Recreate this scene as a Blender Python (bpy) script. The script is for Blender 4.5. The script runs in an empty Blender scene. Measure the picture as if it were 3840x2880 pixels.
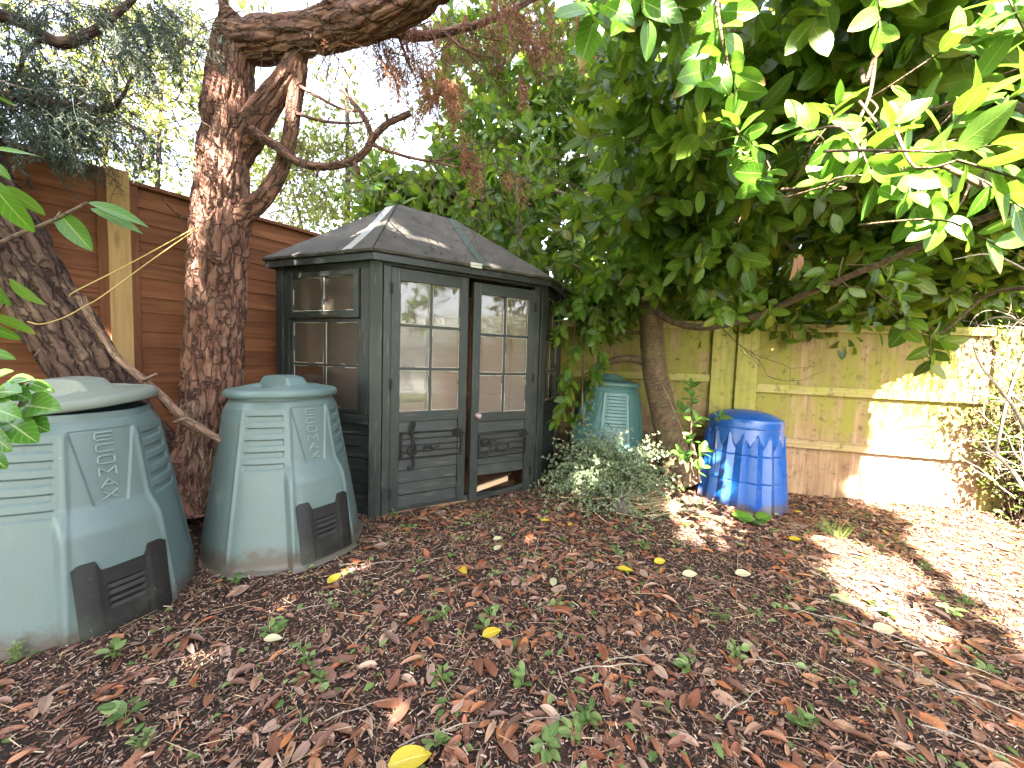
import bpy, math, random
import numpy as np
from mathutils import Vector, Matrix, noise
random.seed(7); rng = np.random.default_rng(11)
SC = bpy.context.scene
COL = SC.collection
R = math.radians
# ------------------------------------------------------------------ camera
CAM_H = 1.15; PITCH = R(3.6); ROLL = R(1.8); FPX = 1442.0
Fv = np.array([0, math.cos(PITCH), -math.sin(PITCH)])
U0 = np.array([0, math.sin(PITCH), math.cos(PITCH)]); R0 = np.array([1., 0, 0])
Rv = math.cos(ROLL)*R0 + math.sin(ROLL)*U0
Uv = -math.sin(ROLL)*R0 + math.cos(ROLL)*U0
CAM = np.array([0, 0, CAM_H])
cd = bpy.data.cameras.new('camera'); cam = bpy.data.objects.new('camera', cd); COL.objects.link(cam)
M = Matrix.Identity(4)
for i in range(3):
    M[i][0] = Rv[i]; M[i][1] = Uv[i]; M[i][2] = -Fv[i]; M[i][3] = CAM[i]
cam.matrix_world = M
cd.sensor_width = 36; cd.lens = 36*FPX/3840; cd.clip_start = .02; cd.clip_end = 500
SC.camera = cam
DS = 3840/2212
def at(dx, dy, Y):
    """real point that lies Y metres ahead on the line of sight through a photo pixel"""
    d = Fv + (dx*DS-1920)/FPX*Rv - (dy*DS-1440)/FPX*Uv
    return CAM + d*(Y/d[1])
def proj(P):
    P = np.atleast_2d(P) - CAM
    z = P@Fv
    z = np.where(np.abs(z) < 1e-6, 1e-6, z)
    return np.stack([(1920+FPX*(P@Rv)/z)/DS, (1440-FPX*(P@Uv)/z)/DS, z], 1)
# sun: behind the camera, a little to the left
SUN_EL = R(42); SUN_H = np.array([-.2, -.98]); SUN_H /= np.linalg.norm(SUN_H)
SUN = np.array([SUN_H[0]*math.cos(SUN_EL), SUN_H[1]*math.cos(SUN_EL), math.sin(SUN_EL)])
# ------------------------------------------------------------------ helpers
def sstep(a, b, x):
    t = np.clip((x-a)/(b-a), 0, 1); return t*t*(3-2*t)
def norm(v):
    return v/np.maximum(np.linalg.norm(v, axis=-1, keepdims=True), 1e-9)
def tag(o, label=None, cat=None, group=None, kind=None):
    if label: o['label'] = label
    if cat: o['category'] = cat
    if group: o['group'] = group
    if kind: o['kind'] = kind
    return o
def empty(name, loc=(0, 0, 0), rz=0):
    o = bpy.data.objects.new(name, None); COL.objects.link(o)
    o.location = loc; o.rotation_euler = (0, 0, rz); o.empty_display_size = .1
    return o
def copy_tree(o, parent=None):
    c = o.copy(); COL.objects.link(c); c.parent = parent
    for ch in list(o.children): copy_tree(ch, c)
    return c
class MB:
    """collects pieces of one mesh (numpy), faces of 3 or 4 corners"""
    def __init__(s): s.v = []; s.q = []; s.t = []; s.uv = []; s.at = []; s.n = 0
    def add(s, v, q=None, t=None, uv=None, at=None):
        v = np.asarray(v, float).reshape(-1, 3); k = len(v)
        s.v.append(v)
        if q is not None and len(q): s.q.append(np.asarray(q, int).reshape(-1, 4)+s.n)
        if t is not None and len(t): s.t.append(np.asarray(t, int).reshape(-1, 3)+s.n)
        s.uv.append(np.zeros((k, 2)) if uv is None else np.asarray(uv, float).reshape(-1, 2))
        s.at.append(v if at is None else np.asarray(at, float).reshape(-1, 3))
        s.n += k; return s
    def box(s, lo, hi, f=None):
        (x0, y0, z0), (x1, y1, z1) = lo, hi
        v = np.array([[x0,y0,z0],[x1,y0,z0],[x1,y1,z0],[x0,y1,z0],[x0,y0,z1],[x1,y0,z1],[x1,y1,z1],[x0,y1,z1]], float)
        if f is not None: v = f(v)
        return s.add(v, [[0,3,2,1],[4,5,6,7],[0,1,5,4],[1,2,6,5],[2,3,7,6],[3,0,4,7]])
    def build(s, name, mat, parent=None, smooth=False, bevel=0, seg=2):
        v = np.concatenate(s.v); me = bpy.data.meshes.new(name)
        q = np.concatenate(s.q) if s.q else np.zeros((0, 4), int)
        t = np.concatenate(s.t) if s.t else np.zeros((0, 3), int)
        nl = q.size+t.size
        me.vertices.add(len(v)); me.vertices.foreach_set('co', v.astype(np.float32).ravel())
        me.loops.add(nl); li = np.concatenate([q.ravel(), t.ravel()]).astype(np.int32)
        me.loops.foreach_set('vertex_index', li)
        me.polygons.add(len(q)+len(t))
        st = np.concatenate([np.arange(len(q))*4, q.size+np.arange(len(t))*3]).astype(np.int32)
        me.polygons.foreach_set('loop_start', st)
        me.polygons.foreach_set('loop_total', np.concatenate([np.full(len(q), 4), np.full(len(t), 3)]).astype(np.int32))
        me.update(calc_edges=True)
        uv = np.concatenate(s.uv); l = me.uv_layers.new(name='UVMap')
        l.data.foreach_set('uv', uv[li].astype(np.float32).ravel())
        a = me.attributes.new('pos', 'FLOAT_VECTOR', 'POINT')
        a.data.foreach_set('vector', np.concatenate(s.at).astype(np.float32).ravel())
        me.validate()
        me.polygons.foreach_set('use_smooth', np.full(len(me.polygons), smooth))
        if mat is not None: me.materials.append(mat)
        o = bpy.data.objects.new(name, me); COL.objects.link(o); o.parent = parent
        if bevel:
            m = o.modifiers.new('bevel', 'BEVEL'); m.width = bevel; m.segments = seg; m.limit_method = 'ANGLE'
        return o
def grid_faces(nu, nv, wrap=False):
    """verts indexed [v*nu+u]"""
    u = np.arange(nu if wrap else nu-1); v = np.arange(nv-1)
    U, V = np.meshgrid(u, v); U = U.ravel(); V = V.ravel(); U1 = (U+1) % nu
    return np.stack([V*nu+U, V*nu+U1, (V+1)*nu+U1, (V+1)*nu+U], 1)
def smooth_path(P, Rr, step):
    P = np.asarray(P, float); Rr = np.asarray(Rr, float); n = len(P)
    if n == 2:
        L = np.linalg.norm(P[1]-P[0]); k = max(2, int(L/step)+1); t = np.linspace(0, 1, k)[:, None]
        return P[0]+(P[1]-P[0])*t, Rr[0]+(Rr[1]-Rr[0])*t[:, 0]
    out = []; ro = []
    Q = np.vstack([2*P[0]-P[1], P, 2*P[-1]-P[-2]])
    for i in range(n-1):
        p0, p1, p2, p3 = Q[i:i+4]; L = np.linalg.norm(p2-p1); k = max(2, int(L/step)+1)
        for j in range(k):
            t = j/k
            out.append(.5*((2*p1)+(p2-p0)*t+(2*p0-5*p1+4*p2-p3)*t*t+(3*p1-p0-3*p2+p3)*t**3))
            ro.append(Rr[i]+(Rr[i+1]-Rr[i])*t)
    out.append(P[-1]); ro.append(Rr[-1])
    return np.array(out), np.array(ro)
def tube(mb, P, Rr, seg=8, step=.05, disp=None, cap=True):
    P, Rr = smooth_path(P, Rr, step); n = len(P)
    T = norm(np.gradient(P, axis=0))
    a = np.array([0, 0, 1.]) if abs(T[0][2]) < .9 else np.array([1., 0, 0])
    N = np.zeros_like(P); N[0] = norm(np.cross(T[0], a))
    for i in range(1, n):
        x = N[i-1]-T[i]*np.dot(N[i-1], T[i]); N[i] = norm(x)
    B = np.cross(T, N); L = np.concatenate([[0], np.cumsum(np.linalg.norm(np.diff(P, axis=0), axis=1))])
    th = np.arange(seg)*2*math.pi/seg
    C, S = np.cos(th), np.sin(th)
    dirs = N[:, None, :]*C[None, :, None]+B[:, None, :]*S[None, :, None]
    rad = np.repeat(Rr[:, None], seg, 1)
    rm = Rr.mean()
    att = np.stack([np.broadcast_to(C*rm, (n, seg)), np.broadcast_to(S*rm, (n, seg)), np.repeat(L[:, None], seg, 1)], 2)
    if disp is not None: rad = rad+disp(att, rad, L)
    V = P[:, None, :]+dirs*rad[:, :, None]
    b = mb.n
    mb.add(V.reshape(-1, 3), grid_faces(seg, n, True), at=att.reshape(-1, 3), uv=np.stack([np.broadcast_to(th/6.2832, (n, seg)), np.repeat(L[:, None], seg, 1)], 2))
    if cap:
        for ring, c, fl in ((0, P[0], 1), (n-1, P[-1], 0)):
            vv = V[ring]; k = mb.n
            idx = np.arange(seg); t = np.stack([np.full(seg, seg), idx, (idx+1) % seg], 1)
            if fl: t = t[:, ::-1]
            mb.add(np.vstack([vv, vv.mean(0)]), t=t, at=np.vstack([att[ring], att[ring].mean(0)]))
    return mb
def bark_disp(depth=.012, ks=16, kv=3.6, lump=.012, seed=0):
    def f(att, rad, L):
        n, s = rad.shape; out = np.zeros((n, s)); o = Vector((seed*3.1, seed*1.7, seed*5.3))
        for i in range(n):
            for j in range(s):
                x, y, z = att[i, j]
                w = noise.noise(Vector((x*5, y*5, z*2.2))+o)*.16
                q = Vector((x*ks+w*6, y*ks+w*6, z*kv+w*2))+o
                dd = noise.voronoi(q)[0]; a = dd[1]-dd[0]; b = noise.noise(q*.6)
                fu = math.exp(-(a/.16)**2)
                out[i, j] = -depth*fu+depth*.5*noise.cell(q*.9)*(1-fu)*.6+depth*.5*b+lump*noise.noise(Vector((x*6, y*6, z*2))+o)+depth*.5*noise.noise(q*2.3)
        return out
    return f
# ------------------------------------------------------------------ materials
class NT:
    def __init__(s, name):
        s.m = bpy.data.materials.new(name); s.m.use_nodes = True; s.t = s.m.node_tree; s.t.nodes.clear()
    def n(s, typ, props=None, **ins):
        nd = s.t.nodes.new(typ)
        for k, v in (props or {}).items(): setattr(nd, k, v)
        for k, v in ins.items():
            key = int(k[1:]) if k[0] == '_' else k.replace('_', ' ')
            sk = nd.inputs[key]
            if isinstance(v, bpy.types.NodeSocket): s.t.links.new(v, sk)
            else: sk.default_value = v
        return nd
    def math(s, op, a, b=0., c=0.):
        return s.n('ShaderNodeMath', {'operation': op}, _0=a, _1=b, _2=c).outputs[0]
    def attr(s, name='pos'): return s.n('ShaderNodeAttribute', {'attribute_name': name}).outputs['Vector']
    def noise(s, vec, scale, detail=4, rough=.6, out='Fac', dist=0.):
        return s.n('ShaderNodeTexNoise', None, Vector=vec, Scale=scale, Detail=detail, Roughness=rough, Distortion=dist).outputs[out]
    def mapping(s, vec, sc=(1, 1, 1)):
        return s.n('ShaderNodeMapping', None, Vector=vec, Scale=sc).outputs[0]
    def ramp(s, fac, stops, interp='LINEAR'):
        nd = s.n('ShaderNodeValToRGB', None, Fac=fac); cr = nd.color_ramp; cr.interpolation = interp
        while len(cr.elements) < len(stops): cr.elements.new(.5)
        for e, (p, c) in zip(cr.elements, stops):
            e.position = p; e.color = (c, c, c, 1) if isinstance(c, (int, float)) else (*c, 1)
        return nd.outputs[0]
    def mix(s, fac, a, b, mode='MIX'):
        nd = s.n('ShaderNodeMix', {'data_type': 'RGBA', 'blend_type': mode})
        for sk, v in ((nd.inputs[0], fac), (nd.inputs[6], a), (nd.inputs[7], b)):
            if isinstance(v, bpy.types.NodeSocket): s.t.links.new(v, sk)
            elif isinstance(v, (int, float)): sk.default_value = v
            else: sk.default_value = (*v, 1)
        return nd.outputs[2]
    def bump(s, h, strength=.5, dist=.01):
        return s.n('ShaderNodeBump', None, Height=h, Strength=strength, Distance=dist).outputs[0]
    def pbr(s, col, rough=.6, normal=None, spec=.5, **kw):
        nd = s.n('ShaderNodeBsdfPrincipled')
        for k, v in (('Base Color', col), ('Roughness', rough), ('Specular IOR Level', spec), *[(a.replace('_', ' '), b) for a, b in kw.items()]):
            if isinstance(v, bpy.types.NodeSocket): s.t.links.new(v, nd.inputs[k])
            else: nd.inputs[k].default_value = (*v, 1) if isinstance(v, tuple) and len(v) == 3 else v
        if normal is not None: s.t.links.new(normal, nd.inputs['Normal'])
        return nd.outputs[0]
    def out(s, sh):
        o = s.n('ShaderNodeOutputMaterial'); s.t.links.new(sh, o.inputs[0]); return s.m
    def rand(s):
        g = s.n('ShaderNodeNewGeometry').outputs['Random Per Island']; o = s.n('ShaderNodeObjectInfo').outputs['Random']
        return s.math('FRACT', s.math('ADD', g, o))
    def obj(s): return s.n('ShaderNodeTexCoord').outputs['Object']

def leaf_mat(name, cols, back, rib, trans=.35, rough=.32, tcol=None, veins=.35, edge=None, spot=0, spec=.32):
    t = NT(name); uv = t.n('ShaderNodeUVMap').outputs[0]
    sp = t.n('ShaderNodeSeparateXYZ', None, Vector=uv); u, v = sp.outputs[0], sp.outputs[1]
    au = t.math('ABSOLUTE', u); r = t.rand()
    c = t.ramp(r, [(i/(max(1, len(cols)-1)), k) for i, k in enumerate(cols)])
    nz = t.noise(t.obj(), 35, 3)
    c = t.mix(t.math('MULTIPLY', nz, .35), c, tuple(x*.55 for x in cols[0]))
    w = t.math('SINE', t.math('MULTIPLY', t.math('SUBTRACT', v, t.math('MULTIPLY', au, .22)), 50.))
    vein = t.math('MULTIPLY', t.n('ShaderNodeMapRange', None, _0=w, _1=.82, _2=1., _3=0., _4=1.).outputs[0], veins)
    mid = t.n('ShaderNodeMapRange', None, _0=au, _1=.09, _2=.03, _3=0., _4=.85).outputs[0]
    c = t.mix(vein, c, rib); c = t.mix(mid, c, rib)
    if edge:
        e = t.math('MULTIPLY', t.n('ShaderNodeMapRange', None, _0=t.math('ADD', v, t.math('MULTIPLY', nz, .3)), _1=.95, _2=1.1, _3=0., _4=1.).outputs[0], t.math('GREATER_THAN', r, .86))
        c = t.mix(e, c, edge)
    if spot:
        sn = t.noise(t.obj(), 90, 2)
        c = t.mix(t.n('ShaderNodeMapRange', None, _0=sn, _1=.62, _2=.68, _3=0., _4=.7).outputs[0], c, (.12, .06, .02))
    bf = t.n('ShaderNodeNewGeometry').outputs['Backfacing']
    cb = t.mix(.6, c, back)
    c2 = t.mix(bf, c, cb)
    h = t.math('ADD', t.math('MULTIPLY', vein, -1.), t.math('MULTIPLY', mid, -1.3))
    nrm = t.bump(h, .35, .0015)
    rg = t.math('ADD', t.math('MULTIPLY', bf, .25), rough)
    p = t.pbr(c2, rg, nrm, spec)
    if trans <= 0: return t.out(p)
    tr = t.n('ShaderNodeBsdfTranslucent', None, Color=t.mix(.35, c, tcol or cols[-1], 'MIX')).outputs[0]
    return t.out(t.n('ShaderNodeMixShader', None, _0=trans, _1=p, _2=tr).outputs[0])

LAUREL = leaf_mat('laurel leaf', [(.02, .06, .006), (.04, .10, .009), (.07, .145, .012), (.12, .19, .016), (.06, .125, .01), (.2, .19, .02)], (.09, .125, .016), (.2, .3, .06), .5, .3, (.32, .48, .02))
LAUREL_NEW = leaf_mat('young laurel leaf', [(.045, .125, .01), (.065, .165, .013), (.09, .2, .018)], (.10, .16, .02), (.22, .32, .06), .3, .3, (.25, .42, .03), edge=(.3, .16, .06))
SAPLING = leaf_mat('sapling leaf', [(.04, .13, .015), (.06, .17, .02), (.09, .21, .03)], (.13, .2, .06), (.28, .36, .12), .3, .2, (.2, .35, .03))
BACKTREE = leaf_mat('pale tree leaf', [(.10, .16, .03), (.17, .22, .04), (.27, .28, .06)], (.18, .22, .08), (.2, .24, .06), .5, .45, (.4, .42, .08), veins=0)
LONICERA = leaf_mat('small shrub leaf', [(.07, .11, .045), (.12, .165, .075), (.19, .235, .125), (.3, .34, .22)], (.24, .28, .18), (.14, .18, .09), .2, .4, (.2, .26, .08), veins=0)
IVY = leaf_mat('sunlit shrub leaf', [(.05, .09, .02), (.09, .13, .025), (.17, .19, .04)], (.16, .18, .07), (.2, .24, .08), .35, .35, (.3, .32, .05), veins=0)
WEED = leaf_mat('weed leaf', [(.05, .10, .02), (.09, .16, .035), (.17, .24, .07), (.26, .33, .13)], (.15, .2, .08), (.18, .24, .09), .3, .45, (.2, .3, .05))
LITTER = leaf_mat('fallen leaf', [(.46, .31, .22), (.32, .2, .16), (.06, .024, .017), (.22, .045, .015), (.10, .042, .03), (.36, .085, .02), (.20, .08, .042), (.12, .05, .04), (.44, .14, .035), (.38, .22, .14), (.14, .055, .045), (.28, .09, .035), (.08, .03, .018)], (.2, .08, .045), (.2, .10, .05), .08, .38, (.3, .12, .04), veins=.2, spot=1, spec=.3)
YELLOW = leaf_mat('yellow fallen leaf', [(.40, .28, .015), (.46, .34, .02), (.43, .38, .04)], (.5, .42, .1), (.6, .5, .1), .2, .4, (.6, .5, .05), veins=.15, spot=1)
PALELEAF = leaf_mat('pale dry leaf', [(.42, .40, .18), (.45, .38, .25), (.36, .40, .2)], (.45, .42, .3), (.5, .46, .3), .15, .5, (.5, .45, .2), veins=.15)
DEADLEAF = leaf_mat('withered leaf', [(.22, .09, .03), (.3, .13, .05)], (.25, .12, .06), (.2, .09, .04), .25, .5, (.4, .15, .04))

def simple_island(name, cols, rough=.8, trans=0.):
    t = NT(name); c = t.ramp(t.rand(), [(i/(max(1, len(cols)-1)), k) for i, k in enumerate(cols)])
    p = t.pbr(c, rough, None, .25)
    if trans:
        tr = t.n('ShaderNodeBsdfTranslucent', None, Color=c).outputs[0]
        p = t.n('ShaderNodeMixShader', None, _0=trans, _1=p, _2=tr).outputs[0]
    return t.out(p)
CHIPS = simple_island('litter chips', [(.04, .022, .016), (.11, .045, .028), (.19, .08, .046), (.06, .032, .023), (.28, .16, .105), (.14, .06, .038), (.42, .31, .22), (.17, .085, .06), (.46, .37, .28), (.05, .026, .018), (.28, .17, .115), (.03, .018, .013), (.22, .085, .045), (.3, .19, .15), (.36, .24, .18)], .75)
STRAW = simple_island('straw', [(.28, .17, .09), (.42, .30, .17), (.35, .2, .11), (.5, .4, .26)], .7)
NEEDLE = simple_island('conifer needles', [(.02, .034, .026), (.035, .05, .035), (.05, .07, .045), (.09, .075, .045)], .55, .25)
RUST = simple_island('dead conifer sprays', [(.10, .045, .026), (.24, .10, .055), (.46, .22, .13), (.15, .065, .038)], .7, .3)
GRASS = simple_island('grass blades', [(.09, .15, .03), (.16, .22, .05), (.28, .32, .1)], .5, .3)

def bark_mat(name, c0, c1, c2, ks=(22, 22, 5), bumpd=.012, moss=None, rough=.85):
    t = NT(name); p = t.attr('pos')
    a = t.noise(t.mapping(p, ks), 1., 6, .62, dist=.6); b = t.noise(p, 9, 4); f = t.noise(t.mapping(p, (60, 60, 22)), 1., 4)
    c = t.ramp(a, [(.3, c0), (.5, c1), (.72, c2)])
    ed = t.n('ShaderNodeTexVoronoi', {'feature': 'DISTANCE_TO_EDGE'}, Vector=t.n('ShaderNodeVectorMath', {'operation': 'ADD'}, _0=t.mapping(p, (ks[0]*.8, ks[1]*.8, ks[2]*1.1)), _1=t.n('ShaderNodeTexNoise', None, Vector=p, Scale=22., Detail=3.).outputs['Color']).outputs[0], Scale=1.).outputs[0]
    ek = t.n('ShaderNodeMapRange', None, _0=ed, _1=.0, _2=.11, _3=.75, _4=0.).outputs[0]
    vc = t.n('ShaderNodeTexVoronoi', None, Vector=t.mapping(p, ks), Scale=.9).outputs['Color']; vr = t.n('ShaderNodeSeparateColor', None, Color=vc).outputs[0]
    c = t.mix(t.math('MULTIPLY', vr, .55), c, c0)
    c = t.mix(t.math('MULTIPLY', f, .5), c, tuple(x*.6 for x in c1))
    if moss:
        k = t.n('ShaderNodeMapRange', None, _0=b, _1=.5, _2=.66, _3=0., _4=.7).outputs[0]
        c = t.mix(k, c, moss)
    c = t.mix(ek, c, tuple(x*.55 for x in c0))
    h = t.math('SUBTRACT', t.math('ADD', a, t.math('MULTIPLY', f, .35)), t.math('MULTIPLY', ek, .8))
    return t.out(t.pbr(c, rough, t.bump(h, .9, bumpd), .25))
BARK = bark_mat('conifer bark', (.038, .017, .012), (.2, .09, .06), (.37, .21, .15), (30, 30, 6), .02, moss=(.2, .115, .08))
BARK2 = bark_mat('leaning conifer bark', (.03, .016, .013), (.12, .066, .05), (.22, .14, .105), (28, 28, 4), .02, moss=(.22, .14, .1))
LBARK = bark_mat('laurel bark', (.07, .045, .026), (.14, .09, .05), (.2, .14, .085), (14, 14, 30), .004, moss=(.13, .13, .045), rough=.7)
TWIG = bark_mat('bare twigs', (.06, .04, .03), (.13, .085, .06), (.24, .17, .125), (60, 60, 20), .002)
DEADWOOD = bark_mat('dead branch wood', (.12, .07, .045), (.28, .17, .115), (.5, .36, .26), (40, 40, 8), .006)
PALETWIG = bark_mat('pale twigs', (.22, .17, .12), (.4, .33, .26), (.55, .48, .4), (60, 60, 20), .002)
DARKTRUNK = bark_mat('dark trunk', (.04, .03, .025), (.08, .06, .05), (.14, .11, .09), (40, 40, 14), .004)

def ground_mat():
    t = NT('soil'); p = t.n('ShaderNodeNewGeometry').outputs['Position']
    a = t.noise(p, 14, 8, .7); b = t.noise(p, 120, 5, .7); c3 = t.noise(p, 1.1, 4)
    c = t.ramp(a, [(.3, (.014, .009, .007)), (.5, (.03, .018, .014)), (.68, (.07, .04, .03)), (.85, (.12, .07, .05))])
    c = t.mix(t.n('ShaderNodeMapRange', None, _0=b, _1=.56, _2=.72, _3=0., _4=.8).outputs[0], c, (.18, .11, .08))
    y = t.n('ShaderNodeSeparateXYZ', None, Vector=p).outputs[1]
    yy = t.math('ADD', y, t.math('MULTIPLY', c3, 1.5))
    g = t.ramp(t.noise(p, 40, 5), [(.3, (.03, .06, .012)), (.7, (.09, .13, .03))])
    lawn = t.n('ShaderNodeMapRange', None, _0=yy, _1=-1.2, _2=-2., _3=0., _4=1.).outputs[0]
    c = t.mix(lawn, c, g)
    h = t.math('ADD', a, t.math('MULTIPLY', b, .4))
    return t.out(t.pbr(c, .9, t.bump(h, .9, .03), .2))
SOIL = ground_mat()

def plastic(name, base, dust, rough=.42, sc=1., mud_on=True):
    t = NT(name); p = t.obj()
    a = t.noise(p, 5*sc, 6, .65); b = t.noise(t.mapping(p, (30, 30, 4)), 1., 4); s = t.noise(p, 160, 3)
    c = t.mix(t.math('MULTIPLY', t.n('ShaderNodeMapRange', None, _0=a, _1=.35, _2=.75, _3=0., _4=1.).outputs[0], .4), base, dust)
    c = t.mix(t.n('ShaderNodeMapRange', None, _0=b, _1=.6, _2=.75, _3=0., _4=.35).outputs[0], c, dust)
    stk = t.n('ShaderNodeMapRange', None, _0=t.noise(t.mapping(p, (26, 26, 2.2)), 1., 5, .7), _1=.63, _2=.72, _3=0., _4=.5).outputs[0]
    c = t.mix(stk, c, tuple(x*.55 for x in base))
    alg = t.n('ShaderNodeMapRange', None, _0=t.noise(p, 3.1, 6, .7), _1=.55, _2=.75, _3=0., _4=.3).outputs[0]
    c = t.mix(alg, c, (.10, .12, .07))
    scr = t.n('ShaderNodeMapRange', None, _0=t.noise(t.mapping(p, (9, 140, 60)), 1., 2), _1=.73, _2=.76, _3=0., _4=.55).outputs[0]
    c = t.mix(scr, c, (.3, .3, .28))
    sp = t.n('ShaderNodeMapRange', None, _0=t.noise(p, 55, 2), _1=.70, _2=.76, _3=0., _4=.6).outputs[0]
    c = t.mix(sp, c, (.10, .08, .06))
    # mud splashed up from the ground
    z = t.n('ShaderNodeSeparateXYZ', None, Vector=p).outputs[2]
    mud = t.n('ShaderNodeMapRange', None, _0=t.math('SUBTRACT', z, t.math('ADD', t.math('MULTIPLY', a, .22), t.math('MULTIPLY', t.noise(p, 26, 6, .75), .16))), _1=-.085, _2=-.15, _3=0., _4=.85).outputs[0]
    if mud_on: c = t.mix(mud, c, (.07, .05, .035))
    rg = t.math('ADD', t.math('MULTIPLY', a, .22), rough-.1)
    return t.out(t.pbr(c, rg, t.bump(t.math('ADD', s, t.math('MULTIPLY', a, .6)), .12, .004), .5))
TEAL = plastic('grey green plastic', (.084, .124, .122), (.13, .162, .158))
TEALD = plastic('dusty lid plastic', (.12, .14, .115), (.21, .215, .18), .5, mud_on=False)
LETTERM = plastic('highlight painted letters', (.145, .19, .178), (.2, .235, .22), mud_on=False)  # paler than the body: colour stands in for highlights on the letter edges
TEALL = plastic('closed lid plastic', (.07, .115, .112), (.13, .165, .155), mud_on=False)
TEAL3 = plastic('dark green plastic', (.035, .10, .095), (.08, .14, .13))
TEAL3L = plastic('dark green lid plastic', (.035, .09, .085), (.09, .14, .13), mud_on=False)
BLACKP = plastic('black plastic', (.004, .004, .0045), (.014, .012, .011), .5, mud_on=False)
BLUE = plastic('blue plastic', (.004, .058, .255), (.03, .11, .27), .28)

def wood(name, c0, c1, c2, axis=0, green=None, rough=.75, gz=None, fresh=.0):
    """planks: pos attribute is x along the grain, y across, z thickness"""
    t = NT(name); p = t.attr('pos'); r = t.n('ShaderNodeNewGeometry').outputs['Random Per Island']
    off = t.n('ShaderNodeCombineXYZ', None, X=t.math('MULTIPLY', r, 37.), Y=t.math('MULTIPLY', r, 11.), Z=0.).outputs[0]
    q = t.n('ShaderNodeVectorMath', {'operation': 'ADD'}, _0=p, _1=off).outputs[0]
    g = t.noise(t.mapping(q, (1.6, 26, 26)), 1., 6, .62, dist=.9); f = t.noise(t.mapping(q, (6, 160, 160)), 1., 3); b = t.noise(q, 2.4, 4)
    c = t.ramp(g, [(.3, c0), (.52, c1), (.75, c2)])
    c = t.mix(t.math('MULTIPLY', r, .7), c, c0)
    c = t.mix(t.n('ShaderNodeMapRange', None, _0=b, _1=.5, _2=.75, _3=0., _4=.55).outputs[0], c, tuple(x*.55 for x in c0))
    kn = t.n('ShaderNodeTexVoronoi', None, Vector=t.mapping(q, (1.7, 7, 7)), Scale=1.).outputs[0]
    c = t.mix(t.n('ShaderNodeMapRange', None, _0=kn, _1=.15, _2=.05, _3=0., _4=.7).outputs[0], c, tuple(x*.4 for x in c0))
    if green:
        w = t.n('ShaderNodeNewGeometry').outputs['Position']; z = t.n('ShaderNodeSeparateXYZ', None, Vector=w).outputs[2]
        gn = t.noise(w, 2.6, 6, .7); fn = t.noise(t.mapping(w, (14, 14, 3)), 1., 5)
        k = t.math('ADD', t.math('MULTIPLY', gn, 1.05), t.math('MULTIPLY', t.math('ADD', fn, t.math('MULTIPLY', r, .35)), .75)); k = t.math('SUBTRACT', k, .24)
        k = t.math('ADD', k, t.n('ShaderNodeMapRange', None, _0=z, _1=gz[0], _2=gz[1], _3=-.45, _4=.12).outputs[0])
        c = t.mix(t.n('ShaderNodeMapRange', None, _0=k, _1=.62, _2=1.02, _3=0., _4=.85).outputs[0], c, green)
        dk = t.n('ShaderNodeMapRange', None, _0=t.noise(w, 12, 7, .8), _1=.54, _2=.66, _3=0., _4=.75).outputs[0]
        c = t.mix(dk, c, (.05, .035, .022))
    h = t.math('ADD', g, t.math('MULTIPLY', f, .5))
    return t.out(t.pbr(c, rough, t.bump(h, .5, .003), .25))
FENCE_L = wood('red brown fence board', (.12, .042, .016), (.23, .082, .033), (.33, .135, .058))
POST_L = wood('yellow timber post', (.30, .175, .06), (.42, .26, .10), (.5, .33, .15))
FENCE_R = wood('weathered fence board', (.19, .11, .06), (.31, .20, .115), (.43, .3, .19), green=(.2, .195, .025), gz=(-.05, .8))
RAIL_R = wood('weathered rail', (.2, .14, .07), (.33, .25, .12), (.42, .33, .18), green=(.26, .27, .04), gz=(.0, 1.0))
POST_R = wood('green stained post', (.17, .14, .045), (.28, .23, .075), (.36, .3, .13), green=(.235, .235, .035), gz=(-.4, .5))
BARE = wood('bare inner timber', (.22, .11, .06), (.34, .19, .11), (.44, .27, .17))
BROKEN = wood('splintered pale timber', (.45, .28, .16), (.6, .42, .26), (.7, .55, .38))

def paint():
    t = NT('worn dark green paint'); p = t.attr('pos'); w = t.obj()
    g = t.noise(t.mapping(p, (3, 40, 40)), 1., 5); a = t.noise(w, 3.2, 6, .7); b = t.noise(w, 38, 5, .75)
    c = t.ramp(a, [(.3, (.009, .013, .012)), (.6, (.018, .023, .021)), (.8, (.042, .042, .037))])
    k = t.math('ADD', t.math('MULTIPLY', b, .8), t.math('MULTIPLY', a, .45))
    c = t.mix(t.n('ShaderNodeMapRange', None, _0=k, _1=.80, _2=.90, _3=0., _4=.6).outputs[0], c, (.26, .22, .18))
    k2 = t.n('ShaderNodeMapRange', None, _0=t.noise(t.mapping(p, (5, 60, 60)), 1., 4), _1=.56, _2=.72, _3=0., _4=.6).outputs[0]
    c = t.mix(k2, c, (.13, .10, .078))
    return t.out(t.pbr(c, t.math('ADD', t.math('MULTIPLY', a, .3), .32), t.bump(t.math('ADD', g, b), .35, .003), .45))
PAINT = paint()
def felt():
    t = NT('roof felt'); p = t.obj(); a = t.noise(p, 4, 6, .7); b = t.noise(p, 260, 3, .7)
    c = t.ramp(a, [(.3, (.035, .03, .025)), (.55, (.07, .06, .05)), (.75, (.125, .10, .08))])
    c = t.mix(t.n('ShaderNodeMapRange', None, _0=b, _1=.5, _2=.7, _3=0., _4=.4).outputs[0], c, (.13, .115, .10))
    c = t.mix(t.n('ShaderNodeMapRange', None, _0=t.noise(p, 22, 4), _1=.64, _2=.7, _3=0., _4=.5).outputs[0], c, (.05, .06, .025))
    return t.out(t.pbr(c, .85, t.bump(t.math('ADD', b, a), .5, .006), .3))
FELT = felt()
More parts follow.
